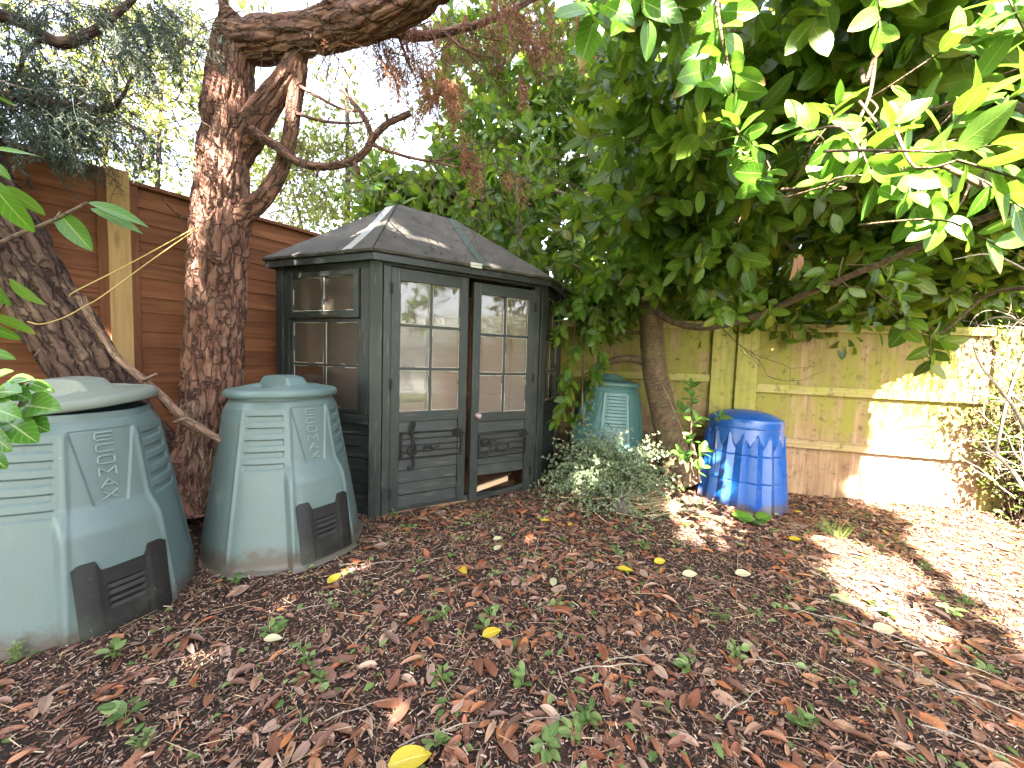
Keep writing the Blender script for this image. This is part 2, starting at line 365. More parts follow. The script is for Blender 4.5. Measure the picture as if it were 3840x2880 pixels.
def plain(name, col, rough=.6, spec=.4, var=.4, sc=30, metal=0.):
    t = NT(name); a = t.noise(t.obj(), sc, 5, .7)
    c = t.mix(t.math('MULTIPLY', a, var), col, tuple(x*.35 for x in col))
    return t.out(t.pbr(c, rough, t.bump(a, .3, .003), spec, Metallic=metal))
PUTTY = plain('flaking putty', (.5, .45, .37), .85, .2, .9, 60)
STRIPM = plain('pale roof strip', (.34, .32, .29), .6, .4, .5)
STRIPD = plain('green roof strip', (.05, .065, .055), .6, .4, .5)
IRON = plain('rusty iron', (.012, .009, .008), .6, .5, .6, 80, .3)
KNOBM = plain('door knob', (.3, .21, .2), .3, .5, .3)
STRING = plain('yellow twine', (.5, .36, .12), .7, .3, .4)
STONE = plain('grey stone', (.13, .10, .095), .85, .3, .6, 14)
ALU = plain('white frame', (.6, .6, .58), .5, .4, .2)
LABELM = plain('white plate', (.62, .6, .56), .6, .3, .3)
CORE = plain('dark inside', (.02, .017, .014), .9, .2, .3)
def glass(name, dust=.3, dcol=(.4, .36, .32)):
    t = NT(name); p = t.obj(); a = t.noise(p, 7, 6, .7); b = t.noise(p, 90, 3, .6); sm = t.noise(t.mapping(p, (9, 9, 2.5)), 1., 4)
    k = t.math('ADD', t.math('MULTIPLY', a, .6), t.math('ADD', t.math('MULTIPLY', b, .45), t.math('MULTIPLY', sm, .25)))
    k = t.n('ShaderNodeMapRange', None, _0=k, _1=.35, _2=1.05, _3=dust*.5, _4=dust*1.5).outputs[0]
    tr = t.n('ShaderNodeBsdfTransparent', None, Color=(.86, .86, .84, 1)).outputs[0]
    gl = t.n('ShaderNodeBsdfGlossy', None, Color=(1, 1, 1, 1), Roughness=.045, Normal=t.bump(t.noise(p, 3, 1), .02, .004)).outputs[0]
    fr = t.n('ShaderNodeFresnel', None, IOR=1.5).outputs[0]
    g = t.n('ShaderNodeMixShader', None, _0=t.math('ADD', fr, .02), _1=tr, _2=gl).outputs[0]
    d = t.n('ShaderNodeBsdfDiffuse', None, Color=(*dcol, 1)).outputs[0]
    dt = t.n('ShaderNodeBsdfTranslucent', None, Color=(*dcol, 1)).outputs[0]
    dd = t.n('ShaderNodeMixShader', None, _0=.4, _1=d, _2=dt).outputs[0]
    return t.out(t.n('ShaderNodeMixShader', None, _0=k, _1=g, _2=dd).outputs[0])
GLASS = glass('dusty glass', .19, (.66, .56, .5)); GLASS2 = glass('grimy glass', .08, (.42, .33, .28))
# ------------------------------------------------------------------ leaves and sprigs
def leaf_template(nl=5, nw=2, ratio=.40, fold=.16, arch=.22, wave=0., tip=.8):
    v = np.linspace(0, 1, nl+1); u = np.linspace(-1, 1, nw+1)
    w = np.sin(math.pi*np.clip(v, .0, 1)**tip)**.66*.5*ratio*1.0
    w = np.maximum(w, .012)
    Y, X = np.meshgrid(v, u, indexing='ij')
    x = X*w[:, None]
    z = np.abs(X)*w[:, None]*fold*2-arch*(Y-.3)**2*np.sign(1) + arch*.09
    if wave: z = z+wave*np.abs(X)*np.sin(Y*7+X*1.3)*.022
    V = np.stack([x, Y, z], -1).reshape(-1, 3); UV = np.stack([X, Y], -1).reshape(-1, 2)
    i, j = np.meshgrid(np.arange(nl), np.arange(nw), indexing='ij'); a = (i*(nw+1)+j).ravel()
    return V, np.stack([a, a+1, a+nw+2, a+nw+1], 1), UV
LO = [leaf_template(4, 2, r, f, a, 0, .85) for r, f, a in ((.46, .12, .1), (.5, .08, .2), (.42, .16, .05))]
MD = [leaf_template(6, 2, r, f, a, 0, .9) for r, f, a in ((.49, .1, .08), (.53, .07, .15), (.44, .13, .04), (.5, .08, -.06))]
HI = [leaf_template(10, 4, r, f, a, w) for r, f, a, w in ((.54, .09, .10, .6), (.6, .06, .14, 1.), (.5, .1, .05, .4), (.56, .1, .2, .8))]
DRY = [leaf_template(6, 2, r, f, a, w) for r, f, a, w in ((.34, .18, .12, .5), (.40, .08, .2, .9), (.27, .45, .1, .3), (.40, .06, -.16, .6), (.32, .3, .35, .4), (.36, -.2, .1, .5))]
def place_leaves(mb, tmpl, pos, d, nrm, L, choice=None):
    """every leaf: base position, direction of its midrib, its face normal and length"""
    pos = np.asarray(pos, float); d = norm(np.asarray(d, float)); x = norm(np.cross(d, nrm)); n = np.cross(x, d)
    L = np.broadcast_to(np.asarray(L, float), (len(pos),))
    ch = rng.integers(0, len(tmpl), len(pos)) if choice is None else choice
    for k, (V, Q, UV) in enumerate(tmpl):
        m = np.where(ch == k)[0]
        if not len(m): continue
        P = pos[m][:, None, :]+L[m][:, None, None]*(V[None, :, 0:1]*x[m][:, None]+V[None, :, 1:2]*d[m][:, None]+V[None, :, 2:3]*n[m][:, None])
        q = (Q[None]+(np.arange(len(m))*len(V))[:, None, None]).reshape(-1, 4)
        mb.add(P.reshape(-1, 3), q, uv=np.tile(UV, (len(m), 1)))
def thin_tubes(mb, A, B, ra, rb):
    """straight three-sided twigs from A to B"""
    A = np.asarray(A, float); B = np.asarray(B, float); n = len(A)
    if not n: return
    d = norm(B-A); h = np.where(np.abs(d[:, 2:3]) < .9, [[0, 0, 1.]], [[1., 0, 0]]); x = norm(np.cross(d, h)); y = np.cross(d, x)
    ra = np.broadcast_to(ra, (n,)); rb = np.broadcast_to(rb, (n,)); V = np.zeros((n, 6, 3))
    for k in range(3):
        o = x*math.cos(k*2.0944)+y*math.sin(k*2.0944)
        V[:, k] = A+o*ra[:, None]; V[:, 3+k] = B+o*rb[:, None]
    q = np.array([[0, 1, 4, 3], [1, 2, 5, 4], [2, 0, 3, 5]])
    mb.add(V.reshape(-1, 3), (q[None]+(np.arange(n)*6)[:, None, None]).reshape(-1, 4))
def sprigs(base, d, L, k, leaf, up=.9, spread=1., droop=.25, bend=.25, ax=.45):
    """twigs with leaves set round them; returns leaf arrays and twig ends"""
    base = np.asarray(base, float); d = norm(np.asarray(d, float)); n = len(base)
    L = np.broadcast_to(np.asarray(L, float), (n,)); leaf = np.broadcast_to(np.asarray(leaf, float), (n,))
    h = np.where(np.abs(d[:, 2:3]) < .9, [[0, 0, 1.]], [[1., 0, 0]]); x = norm(np.cross(d, h)); y = np.cross(d, x)
    P, D, N, S = [], [], [], []; ph0 = rng.uniform(0, 6.28, n)
    for i in range(k):
        f = (i+.6)/k; ph = ph0+i*2.4+rng.normal(0, .25, n)
        rad = x*np.cos(ph)[:, None]+y*np.sin(ph)[:, None]
        an = (1.15-.55*f)*spread+rng.normal(0, .12, n)
        ld = norm(d*np.cos(an)[:, None]+rad*np.sin(an)[:, None]+np.array([0, 0, -1.])*(droop+rng.normal(0, .16, n))[:, None])
        nn = np.array([0, 0, 1.])*up+d*ax+rng.normal(0, .3, (n, 3))
        P.append(base+d*(L*f)[:, None]+np.array([0, 0, -1.])*(bend*L*f*f)[:, None]); D.append(ld); N.append(nn)
        S.append(leaf*(.75+.35*np.sin(math.pi*(.15+.75*f)))*rng.uniform(.8, 1.12, n))
    return np.concatenate(P), np.concatenate(D), np.concatenate(N), np.concatenate(S)
# ------------------------------------------------------------------ places the sun reaches (gaps cut into the crowns for it)
LIT = []          # (point, radius)
BINS = ((-1.36, 2.31, .6, 1.15), (-1.96, 1.70, .6, 1.15), (.95, 3.86, .72, 1.1), (2.15, 3.53, .62, 1.05), (.88, 3.2, .4, .7))
def lit(p, r, guard=True):
    p = np.asarray(p, float)
    if not guard: LIT.append((p, r)); return
    q = p+np.linspace(.1, 2.5, 60)[:, None]*SUN     # a gap that would also light a bin stays closed
    q = np.vstack([q, p-np.linspace(0, 4, 80)[:, None]*SUN])
    for x, y, g, h in BINS:
        if ((np.hypot(q[:, 0]-x, q[:, 1]-y) < g+max(r, 0)*.5) & (q[:, 2] < h) & (q[:, 2] > .1)).any(): return
    LIT.append((p, r))
def blocks_sun(P, extra=.0):
    P = np.asarray(P, float); bad = np.zeros(len(P), bool)
    if not LIT: return bad
    for p, r in LIT:
        v = P-p; t = v@SUN; dist = np.linalg.norm(v-t[:, None]*SUN, axis=1)
        bad |= (t > .12) & (dist < r+extra)
    return bad
# ------------------------------------------------------------------ ground
def ground_z(x, y):
    x = np.asarray(x, float); y = np.asarray(y, float)
    z = -.13*sstep(.8, 3., x)+.24*np.exp(-((x+2.2)**2+(y-2.65)**2)/.22)+.07*np.exp(-((x-.95)**2+(y-3.6)**2)/.2)
    z = z+.012*np.sin(x*5.1+y*2.3)*np.sin(y*4.3-x*1.1)+.006*np.sin(x*13+1)*np.sin(y*11+x*3)
    return z
def gz(x, y): return float(ground_z(x, y))
xs = np.unique(np.concatenate([np.linspace(-60, -5, 14), np.arange(-5, 6.5, .035), np.linspace(6.5, 60, 14)]))
ys = np.unique(np.concatenate([np.linspace(-60, -1, 16), np.arange(-1, 6, .035), np.linspace(6, 60, 14)]))
GX, GY = np.meshgrid(xs, ys); GZ = ground_z(GX, GY)
near = (np.abs(GX-.5) < 5.6) & (GY > -1) & (GY < 6)
gn = np.zeros_like(GZ)
for i, j in np.argwhere(near):
    gn[i, j] = noise.noise(Vector((GX[i, j]*7, GY[i, j]*7, 0)))*.012+noise.noise(Vector((GX[i, j]*22, GY[i, j]*22, 3)))*.007
g = MB(); g.add(np.stack([GX, GY, GZ+gn], -1).reshape(-1, 3), grid_faces(len(xs), len(ys)))
go = g.build('ground', SOIL, smooth=True); tag(go, kind='structure')
def inview(P, m=60):
    q = proj(P); return (q[:, 0] > -m) & (q[:, 0] < 2212+m) & (q[:, 1] > -m) & (q[:, 1] < 1659+m) & (q[:, 2] > .05)
# ------------------------------------------------------------------ fences
def frame(P, d):
    """local frame: u along d, v up, n to the right of d"""
    P = np.asarray(P, float); d = norm(np.asarray(d, float)); n = np.array([d[1], -d[0], 0])
    def f(V):
        V = np.asarray(V, float); return P+V[:, 0:1]*d+V[:, 2:3]*n+V[:, 1:2]*np.array([0, 0, 1.])
    f.d = d; f.n = n
    return f
def lbox(mb, f, u, v, n, grain='u', warp=None):
    lo = (u[0], v[0], n[0]); hi = (u[1], v[1], n[1])
    (x0, y0, z0), (x1, y1, z1) = lo, hi
    L = np.array([[x0,y0,z0],[x1,y0,z0],[x1,y1,z0],[x0,y1,z0],[x0,y0,z1],[x1,y0,z1],[x1,y1,z1],[x0,y1,z1]], float)
    if warp is not None: L = warp(L)
    at_ = L if grain == 'u' else L[:, [1, 0, 2]]
    return mb.add(f(L), [[0,3,2,1],[4,5,6,7],[0,1,5,4],[1,2,6,5],[2,3,7,6],[3,0,4,7]], at=at_)
# left fence: overlapping horizontal boards
FL0 = np.array([-2.596, 2.55, 0.]); FLD = np.array([.588, .809, 0.])
lf = empty('panel_fence', (FL0[0], FL0[1], 0)); tag(lf, 'tall red brown fence of overlapping horizontal boards behind the conifers', 'fence')
f = frame(FL0, FLD)
def child(o, root):
    o.parent = root; o.matrix_parent_inverse = Matrix.Translation(-Vector(root.location)); return o
def left_panel(u0, u1, z0, top):
    m = MB(); v = z0; k = 0
    while v < top-.03:
        h = .118+.012*math.sin(k*2.7); w = [random.uniform(-.008, .008) for _ in range(2)]
        def warp(L, w=w, v=v, h=h):
            L = L.copy(); hi = L[:, 1] > v+.03
            L[:, 1] += np.where(L[:, 0] > (u0+u1)/2, w[0], w[1])*~hi
            L[:, 2] -= hi*.008; return L
        lbox(m, f, (u0+.01, u1-.01), (v-.012, min(v+h+.012, top-.002)), (-.012, .004+.001*(k % 2)), warp=warp)
        v += h; k += 1
    child(m.build('panel_boards', FENCE_L, bevel=.002, seg=1), lf)
    fr = MB()
    for a, b in ((u0+.005, u0+.055), (u1-.055, u1-.005)): lbox(fr, f, (a, b), (z0, top), (.006, .028), 'v')
    lbox(fr, f, (u0, u1), (top, top+.028), (-.03, .036))
    child(fr.build('panel_frame', FENCE_L, bevel=.003, seg=1), lf)
left_panel(-1.99, -.036, .10, 2.245)
left_panel(.046, 1.94, .10, 2.215)
left_panel(2.02, 3.15, .10, 2.19)
for u in (-2.03, 0.005, 1.98):
    m = MB(); lbox(m, f, (u-.052, u+.052), (-.2, 2.285), (-.062, .05), 'v')
    child(m.build('fence_post', POST_L, bevel=.004), lf)
# right fence: close boarded panels with rails on this side
FR0 = np.array([2.80, 3.91, 0.]); FRD = np.array([.973, -.231, 0.])
rf = empty('board_fence', (FR0[0], FR0[1], 0)); tag(rf, 'low weathered board fence with green algae behind the blue bin', 'fence')
fr_ = frame(FR0, FRD)
def uof(px, y=900):      # distance along the fence of a photo column
    d = at(px, y, 1.)-CAM; a = np.array([[d[0], -FRD[0]], [d[1], -FRD[1]]]); return float(np.linalg.solve(a, (FR0-CAM)[:2])[1])
def right_panel(u0, u1, zt, rails, rz):
    m = MB(); u = u0; k = 0
    while u < u1-.001:
        w = min(.098+.008*math.sin(k*1.9), u1-u); tilt = random.uniform(-.006, .006); dz = random.uniform(-.012, .006)
        def warp(L, u=u, w=w, tilt=tilt):
            L = L.copy(); L[:, 2] += np.where(L[:, 0] < u+w*.5, -.007, .007); L[:, 0] += tilt*(L[:, 1]-.7); return L
        lbox(m, fr_, (u-.006, u+w+.006), (-.35, zt-.05+dz), (-.022, -.010), 'v', warp)
        u += w; k += 1
    child(m.build('panel_boards', FENCE_R, bevel=.0015, seg=1), rf)
    for i, (a, b, c, dd) in enumerate(rails):
        m = MB()
        def warp(L, s=rz): L = L.copy(); L[:, 1] += s*(L[:, 0]-u0); return L
        lbox(m, fr_, (u0+.002, u1-.002), (a, b), (c, dd), warp=warp)
        child(m.build('rail', RAIL_R, bevel=.004), rf)
uA0, uA1 = uof(1527), uof(1560)
uB0, uB1 = uof(1580), uof(1625)
zt = 1.62
right_panel(-3.6, uA0-.004, zt, [(zt-.075, zt, -.008, .03), (.985, 1.06, -.004, .036), (.40, .475, -.004, .036)], 0)
right_panel(uB1+.004, 1.62, zt-.02, [(zt-.095, zt-.02, -.008, .03), (.90, .985, -.004, .036), (.36, .445, -.004, .036)], -.012)
right_panel(1.80, 4.2, zt-.05, [(zt-.125, zt-.05, -.008, .03), (.86, .945, -.004, .036), (.32, .405, -.004, .036)], -.012)
for a, b, n0, n1, t in ((uA0, uA1, -.012, .05, zt-.01), (uA1+.004, uB0-.004, -.05, .012, zt-.04), (uB0, uB1, -.012, .056, zt+.01), (1.63, 1.79, -.03, .03, zt-.06)):
    m = MB(); lbox(m, fr_, (a, b), (-.4, t), (n0, n1), 'v'); child(m.build('fence_post', POST_R, bevel=.004), rf)
# ------------------------------------------------------------------ corner summerhouse
PL, PFL, PFR, PR, PB = [np.array([*p, 0.]) for p in ((-1.80, 2.99), (-.946, 2.66), (.255, 3.38), (.47, 3.95), (-1.0, 4.5))]
EAVE = 1.825
sh = empty('summerhouse', (-.6, 3.5, 0)); tag(sh, 'dark green corner summerhouse with glazed double doors and felt roof', 'summerhouse')
def C(o, p=None):
    o.parent = p or sh
    if o.parent is sh: o.matrix_parent_inverse = Matrix.Translation(-Vector(sh.location))
    return o
def face(P, Q): return frame(P, Q-P), float(np.linalg.norm(Q-P))
def boards(m, f, u, v, n, h=.083, grain='u'):
    """shiplap boards: each tilts out towards its lower edge"""
    a, b = v; k = max(1, round((b-a)/h)); h = (b-a)/k
    lbox(m, f, (u[0]+.002, u[1]-.002), (a+.003, b-.003), (n[0]-.006, n[0]+.0005), grain)
    for i in range(k):
        j = random.uniform(-.002, .002)
        def warp(L, a0=a+i*h, j=j):
            L = L.copy(); hi = L[:, 1] > a0+h*.5; L[:, 2] -= hi*.009; L[:, 2] += j*(L[:, 0] > sum(u)/2); return L
        lbox(m, f, u, (a+i*h+.0025, a+(i+1)*h-.0025), n, grain, warp)
def putty(m, f, u0, u1, v0, v1, n, w=.006):
    """broken flakes of putty round a pane"""
    for a, b, ax in ((u0, u1, 0), (u0, u1, 1), (v0, v1, 2), (v0, v1, 3)):
        s = a
        while s < b-.01:
            l = random.uniform(.02, .12); e = min(s+l, b); ww = w*random.uniform(.3, 1.15)
            if random.random() < .8:
                if ax == 0: lbox(m, f, (s, e), (v0, v0+ww), (n, n+.003))
                elif ax == 1: lbox(m, f, (s, e), (v1-ww, v1), (n, n+.003))
                elif ax == 2: lbox(m, f, (u0, u0+ww), (s, e), (n+.0005, n+.0035), 'v')
                else: lbox(m, f, (u1-ww, u1), (s, e), (n+.0005, n+.0035), 'v')
            s = e
def sash(root, name, f, u, v, n, cols, rows, st, rails, mw=.018, gmat=None, skip=(), th=.034, vs=None, gname='glazing'):
    """one glazed frame: stiles, rails, bars, panes"""
    m = MB(); (u0, u1), (v0, v1) = u, v
    lbox(m, f, (u0, u0+st), (v0, v1), (n-th, n), 'v'); lbox(m, f, (u1-st, u1), (v0, v1), (n-th, n), 'v')
    b0, b1 = rails
    lbox(m, f, (u0+st, u1-st), (v1-b1, v1), (n-th+.002, n-.002)); lbox(m, f, (u0+st, u1-st), (v0, v0+b0), (n-th+.002, n-.002))
    iu0, iu1, iv0, iv1 = u0+st, u1-st, v0+b0, v1-b1
    us = np.linspace(iu0, iu1, cols+1)
    vs = np.linspace(iv0, iv1, rows+1) if vs is None else np.array([iv0, *vs, iv1])
    for a in us[1:-1]: lbox(m, f, (a-mw/2, a+mw/2), (iv0, iv1), (n-th+.004, n-.006), 'v')
    for b in vs[1:-1]: lbox(m, f, (iu0, iu1), (b-mw/2, b+mw/2), (n-th+.006, n-.0085))
    o = C(m.build(name, PAINT, bevel=.003), root)
    gl = MB(); pt = MB()
    for i in range(cols):
        for j in range(rows):
            a0 = us[i]+(mw/2 if i else 0)+.001; a1 = us[i+1]-(mw/2 if i < cols-1 else 0)-.001
            c0 = vs[j]+(mw/2 if j else 0)+.001; c1 = vs[j+1]-(mw/2 if j < rows-1 else 0)-.001
            putty(pt, f, a0, a1, c0, c1, n-.014)
            if (i, j) in skip:
                cc = c0+(c1-c0)*.78      # broken pane: only a jagged lower piece left
                lbox(gl, f, (a0, a1), (c0, cc), (n-.021, n-.018)); continue
            lbox(gl, f, (a0, a1), (c0, c1), (n-.021, n-.018))
    C(gl.build(gname, gmat or GLASS, o and None), root); C(pt.build('putty', PUTTY), root)
    return o
def dparent(name, m, mat, parent, **k):
    return C(m.build(name, mat, **k), parent)
# corner posts
def post(P, d, w=.075):
    f = frame(P, d); m = MB(); lbox(m, f, (-w/2, w/2), (-.02, EAVE), (-w+.02, .012), 'v'); dparent('corner_post', m, PAINT, sh, bevel=.004)
bis = lambda a, b: norm(norm(a)+norm(b))
eL, eF, eR = PFL-PL, PFR-PFL, PR-PFR
post(PL, eL); post(PFL, bis(eL, eF), .085); post(PFR, bis(eF, eR), .08); post(PR, eR)
# left glazed wall
f, W = face(PL, PFL)
a, b = .045, W-.055
wt = EAVE-.075
m = MB(); lbox(m, f, (a, b), (wt, EAVE-.004), (-.04, -.004)); dparent('wall_head', m, PAINT, sh, bevel=.003); m = MB(); lbox(m, f, (a, b), (.0, .07), (-.04, .004)); boards(m, f, (a, b), (.07, .665), (-.022, -.004))
lbox(m, f, (a, b), (.665, .725), (-.05, .018)); dparent('side_wall', m, PAINT, sh, bevel=.002, seg=1)
for q in ((b-.075, b), (a, a+.05)): m = MB(); lbox(m, f, q, (.727, wt), (-.045, .006), 'v'); dparent('window_jamb', m, PAINT, sh, bevel=.003)
wl = C(empty('window')); sash(wl, 'window_frame', f, (a+.052, b-.077), (.727, 1.405), .0, 2, 2, .028, (.03, .022), gmat=GLASS2, skip=((0, 0),))
ow = C(empty('opening_window'), sh); sash(ow, 'window_frame', f, (a+.056, b-.081), (1.412, wt-.004), .022, 2, 1, .046, (.05, .04), gmat=GLASS2)
# right narrow glazed wall
f, W = face(PFR, PR)
a, b = .045, W-.04
m = MB(); lbox(m, f, (a, b), (wt, EAVE-.004), (-.04, -.004)); dparent('wall_head', m, PAINT, sh, bevel=.003); m = MB(); boards(m, f, (a, b), (.02, .70), (-.022, -.004)); lbox(m, f, (a, b), (.70, .75), (-.05, .014)); dparent('side_wall', m, PAINT, sh, bevel=.002, seg=1)
wr = C(empty('window'), sh); sash(wr, 'window_frame', f, (a, b), (.752, 1.36), .0, 2, 2, .035, (.03, .03), gmat=GLASS2)
ow = C(empty('opening_window'), sh); sash(ow, 'window_frame', f, (a+.004, b-.004), (1.368, wt-.004), .018, 2, 1, .04, (.04, .035), gmat=GLASS2)
# front with two doors
f, W = face(PFL, PFR)
m = MB(); lbox(m, f, (.03, W-.03), (EAVE-.05, EAVE-.004), (-.045, .004)); dparent('door_head', m, PAINT, sh, bevel=.003)
m = MB(); lbox(m, f, (.03, W-.03), (.012, .05), (-.08, -.012)); dparent('threshold', m, PAINT, sh, bevel=.003)
for q in ((.045, .098), (W-.105, W-.045)): m = MB(); lbox(m, f, q, (.0, EAVE-.052), (-.04, .012), 'v'); dparent('door_jamb', m, PAINT, sh, bevel=.003)
def door(name, u0, u1, v0, v1, n, sill, broken, tilt, label=None):
    P = PFL+norm(eF)*u0+f.n*n; d = norm(eF)
    c, s = math.cos(tilt), math.sin(tilt); d = np.array([d[0]*c-d[1]*s, d[0]*s+d[1]*c, 0])
    fd = frame(P, d); w = u1-u0; st = .066
    root = C(empty(name), sh)
    if label: root['label'] = label
    m = MB()
    lbox(m, fd, (0, st), (v0, v1), (-.038, 0), 'v'); lbox(m, fd, (w-st, w), (v0, v1), (-.038, 0), 'v')
    lbox(m, fd, (st, w-st), (v1-.085, v1), (-.036, -.002)); lbox(m, fd, (st, w-st), (sill-.075, sill), (-.036, -.002))
    vs = np.linspace(sill, v1-.085, 4); mid = w/2
    lbox(m, fd, (mid-.01, mid+.01), (sill, v1-.085), (-.034, -.008), 'v')
    for q in vs[1:-1]: lbox(m, fd, (st, w-st), (q-.01, q+.01), (-.032, -.0105))
    dparent('door_frame', m, PAINT, root, bevel=.003)
    bl = MB(); low = v0+.012 if not broken else v0+.205
    boards(bl, fd, (st, w-st), (low, sill-.075), (-.024, -.008), .088)
    dparent('door_panel', bl, PAINT, root, bevel=.002, seg=1)
    gl = MB(); pt = MB()
    for a0, a1 in ((st+.001, mid-.011), (mid+.011, w-st-.001)):
        for k in range(3):
            c0 = vs[k]+(.011 if k else .001); c1 = vs[k+1]-(.011 if k < 2 else .001)
            lbox(gl, fd, (a0, a1), (c0, c1), (-.023, -.020)); putty(pt, fd, a0, a1, c0, c1, -.0165)
    dparent('glazing', gl, GLASS, root); dparent('putty', pt, PUTTY, root)
    return root, fd, w
DM = .70
dl, fdl, wdl = door('door', .10, DM-.012, .03, EAVE-.056, .002, .75, False, 0)
dr, fdr, wdr = door('door', DM+.022, W-.107, -.0, EAVE-.086, .026, .72, True, R(-.8), 'right hand door with its lowest boards broken away and a round knob')
# broken foot of the right door
m = MB()
def jag(L): L = L.copy(); L[:, 1] += np.where(L[:, 0] > .3, .03, -.02); return L
lbox(m, fdr, (.07, wdr-.07), (.02, .055), (-.03, -.012), warp=jag); dparent('bottom_rail', m, PAINT, dr)
m = MB()
lbox(m, fdr, (.08, wdr*.66), (.06, .1), (-.07, -.045), warp=lambda L: np.column_stack([L[:, 0], L[:, 1]+np.where(L[:, 0] > .2, .055, 0), L[:, 2]]))
dparent('splintered_board', m, BROKEN, dr)
# knob
m = MB(); kb = fdr(np.array([[.052, .70, .02]]))[0]
t_ = np.linspace(0, math.pi, 13); prof = np.stack([np.sin(t_), -np.cos(t_)], 1)*.023; prof[:, 1] += .035
prof = np.vstack([[0, 0], [.02, .0], [.02, .006], [.007, .008], [.007, .014], prof[2:]])
th = np.arange(24)*2*math.pi/24; V = []
for r_, h_ in prof: V.append(np.stack([.052+r_*np.cos(th), .70+r_*np.sin(th), np.full(24, h_)], 1))
m.add(fdr(np.concatenate(V)), grid_faces(24, len(prof), True)); dparent('door_knob', m, KNOBM, dr, smooth=True)
# white plate over the doors, hinges
f, W = face(PFL, PFR)
m = MB(); lbox(m, f, (.66, .755), (EAVE+.008, EAVE+.045), (.082, .087)); dparent('name_plate', m, LABELM, sh, bevel=.002)
for v in (.16, .95, 1.62):
    m = MB(); lbox(m, f, (.088, .112), (v-.035, v+.035), (.013, .018), 'v')
    tube(m, f(np.array([[.099, v-.04, .02], [.099, v+.04, .02]])), [.005, .005], 8); dparent('hinge', m, IRON, dl)
for v in (.2, 1.0, 1.6):
    m = MB(); lbox(m, fdr, (wdr-.012, wdr+.012), (v-.035, v+.035), (.002, .006), 'v')
    tube(m, fdr(np.array([[wdr, v-.04, .008], [wdr, v+.04, .008]])), [.005, .005], 8); dparent('hinge', m, IRON, dr)
# back walls, floor, inner battens
for P, Q in ((PR, PB), (PB, PL)):
    fb, Wb = face(P, Q); m = MB(); boards(m, fb, (.02, Wb-.02), (.0, EAVE), (-.012, .006), .11)
    dparent('back_wall', m, BARE, sh, bevel=.002, seg=1)
    m = MB()
    for u in np.linspace(.04, Wb-.04, 4): lbox(m, fb, (u-.02, u+.02), (.03, EAVE-.02), (-.055, -.014), 'v')
    for v in (.75, 1.25): lbox(m, fb, (.07, Wb-.07), (v-.02, v+.02), (-.05, -.015))
    dparent('wall_batten', m, BARE, sh, bevel=.002, seg=1)
m = MB()
poly = np.array([PL, PFL, PFR, PR, PB])*1.0; cen = poly.mean(0); poly = cen+(poly-cen)*.965
top = poly.copy(); top[:, 2] = .028; bot = poly.copy(); bot[:, 2] = -.05; k = 5
tri = [[0, i, i+1] for i in range(1, 4)]
m.add(np.vstack([top, bot]), [[i, (i+1) % 5, (i+1) % 5+5, i+5][::-1] for i in range(5)], [[a, b, c] for a, b, c in tri])
dparent('floor', m, BARE, sh)
# roof: ridge parallel to the doors
RZ = CAM_H+1.285
RA, RB = np.array([-1.03, 3.40, RZ]), np.array([-.57, 3.665, RZ-.03])
def outset(o):
    ps = [PL, PFL, PFR, PR, PB]; res = []
    for i in range(5):
        a, b, c = ps[i-1], ps[i], ps[(i+1) % 5]; d1, d2 = norm(b-a), norm(c-b)
        n1, n2 = np.array([d1[1], -d1[0], 0]), np.array([d2[1], -d2[0], 0])
        A = np.array([n1[:2], n2[:2]]); rhs = np.array([n1@b+o, n2@b+o]); res.append(np.array([*np.linalg.solve(A, rhs), 0]))
    return res
E = outset(.075)
ez = EAVE+.012
E = [e+np.array([0, 0, ez]) for e in E]
facets = [[E[0], E[1], RA], [E[1], E[2], RB, RA], [E[2], E[3], RB], [E[3], E[4], RB], [E[4], E[0], RA], [E[4], RA, RB]]
m = MB()
def facet_grid(c):
    c = [np.asarray(p) for p in c]
    if len(c) == 3: c = [c[0], c[1], c[2], c[2]]
    n = 14; V = []
    for j in range(n+1):
        for i in range(n+1):
            s, t = i/n, j/n
            p = (c[0]*(1-s)+c[1]*s)*(1-t)+(c[3]*(1-s)+c[2]*s)*t
            w = 16*s*(1-s)*t*(1-t)
            p = p+np.array([0, 0, -.03*w+.006*w*noise.noise(Vector(p*4))]); V.append(p)
    return V, grid_faces(n+1, n+1)
for c in facets: V, Q = facet_grid(c); m.add(V, Q)
rf_o = dparent('roof', m, FELT, sh, smooth=False)
sm = rf_o.modifiers.new('thick', 'SOLIDIFY'); sm.thickness = .022; sm.offset = 1
m = MB(); E2 = outset(.068); E1 = outset(.052)
for i in range(5):
    p, q = E2[i], E2[(i+1) % 5]; p1, q1 = E1[i], E1[(i+1) % 5]
    V = [[*p[:2], ez-.05], [*q[:2], ez-.05], [*q[:2], ez-.006], [*p[:2], ez-.006], [*p1[:2], ez-.05], [*q1[:2], ez-.05], [*q1[:2], ez-.006], [*p1[:2], ez-.006]]
    m.add(V, [[0, 1, 2, 3], [1, 0, 4, 5], [2, 1, 5, 6], [3, 2, 6, 7], [5, 4, 7, 6]])
dparent('fascia', m, PAINT, sh)
# felt drip edge rolled over the eaves
m = MB()
for i in range(5):
    p, q = E[i].copy(), E[(i+1) % 5].copy(); p[2] += .012; q[2] += .012
    k = np.linspace(0, 1, 30)[:, None]; L = p+(q-p)*k; L[:, 2] += .004*np.sin(np.arange(30)*1.7+i)
    tube(m, L, np.full(30, .013), 6, .2)
dparent('drip_edge', m, FELT, rf_o, smooth=True)
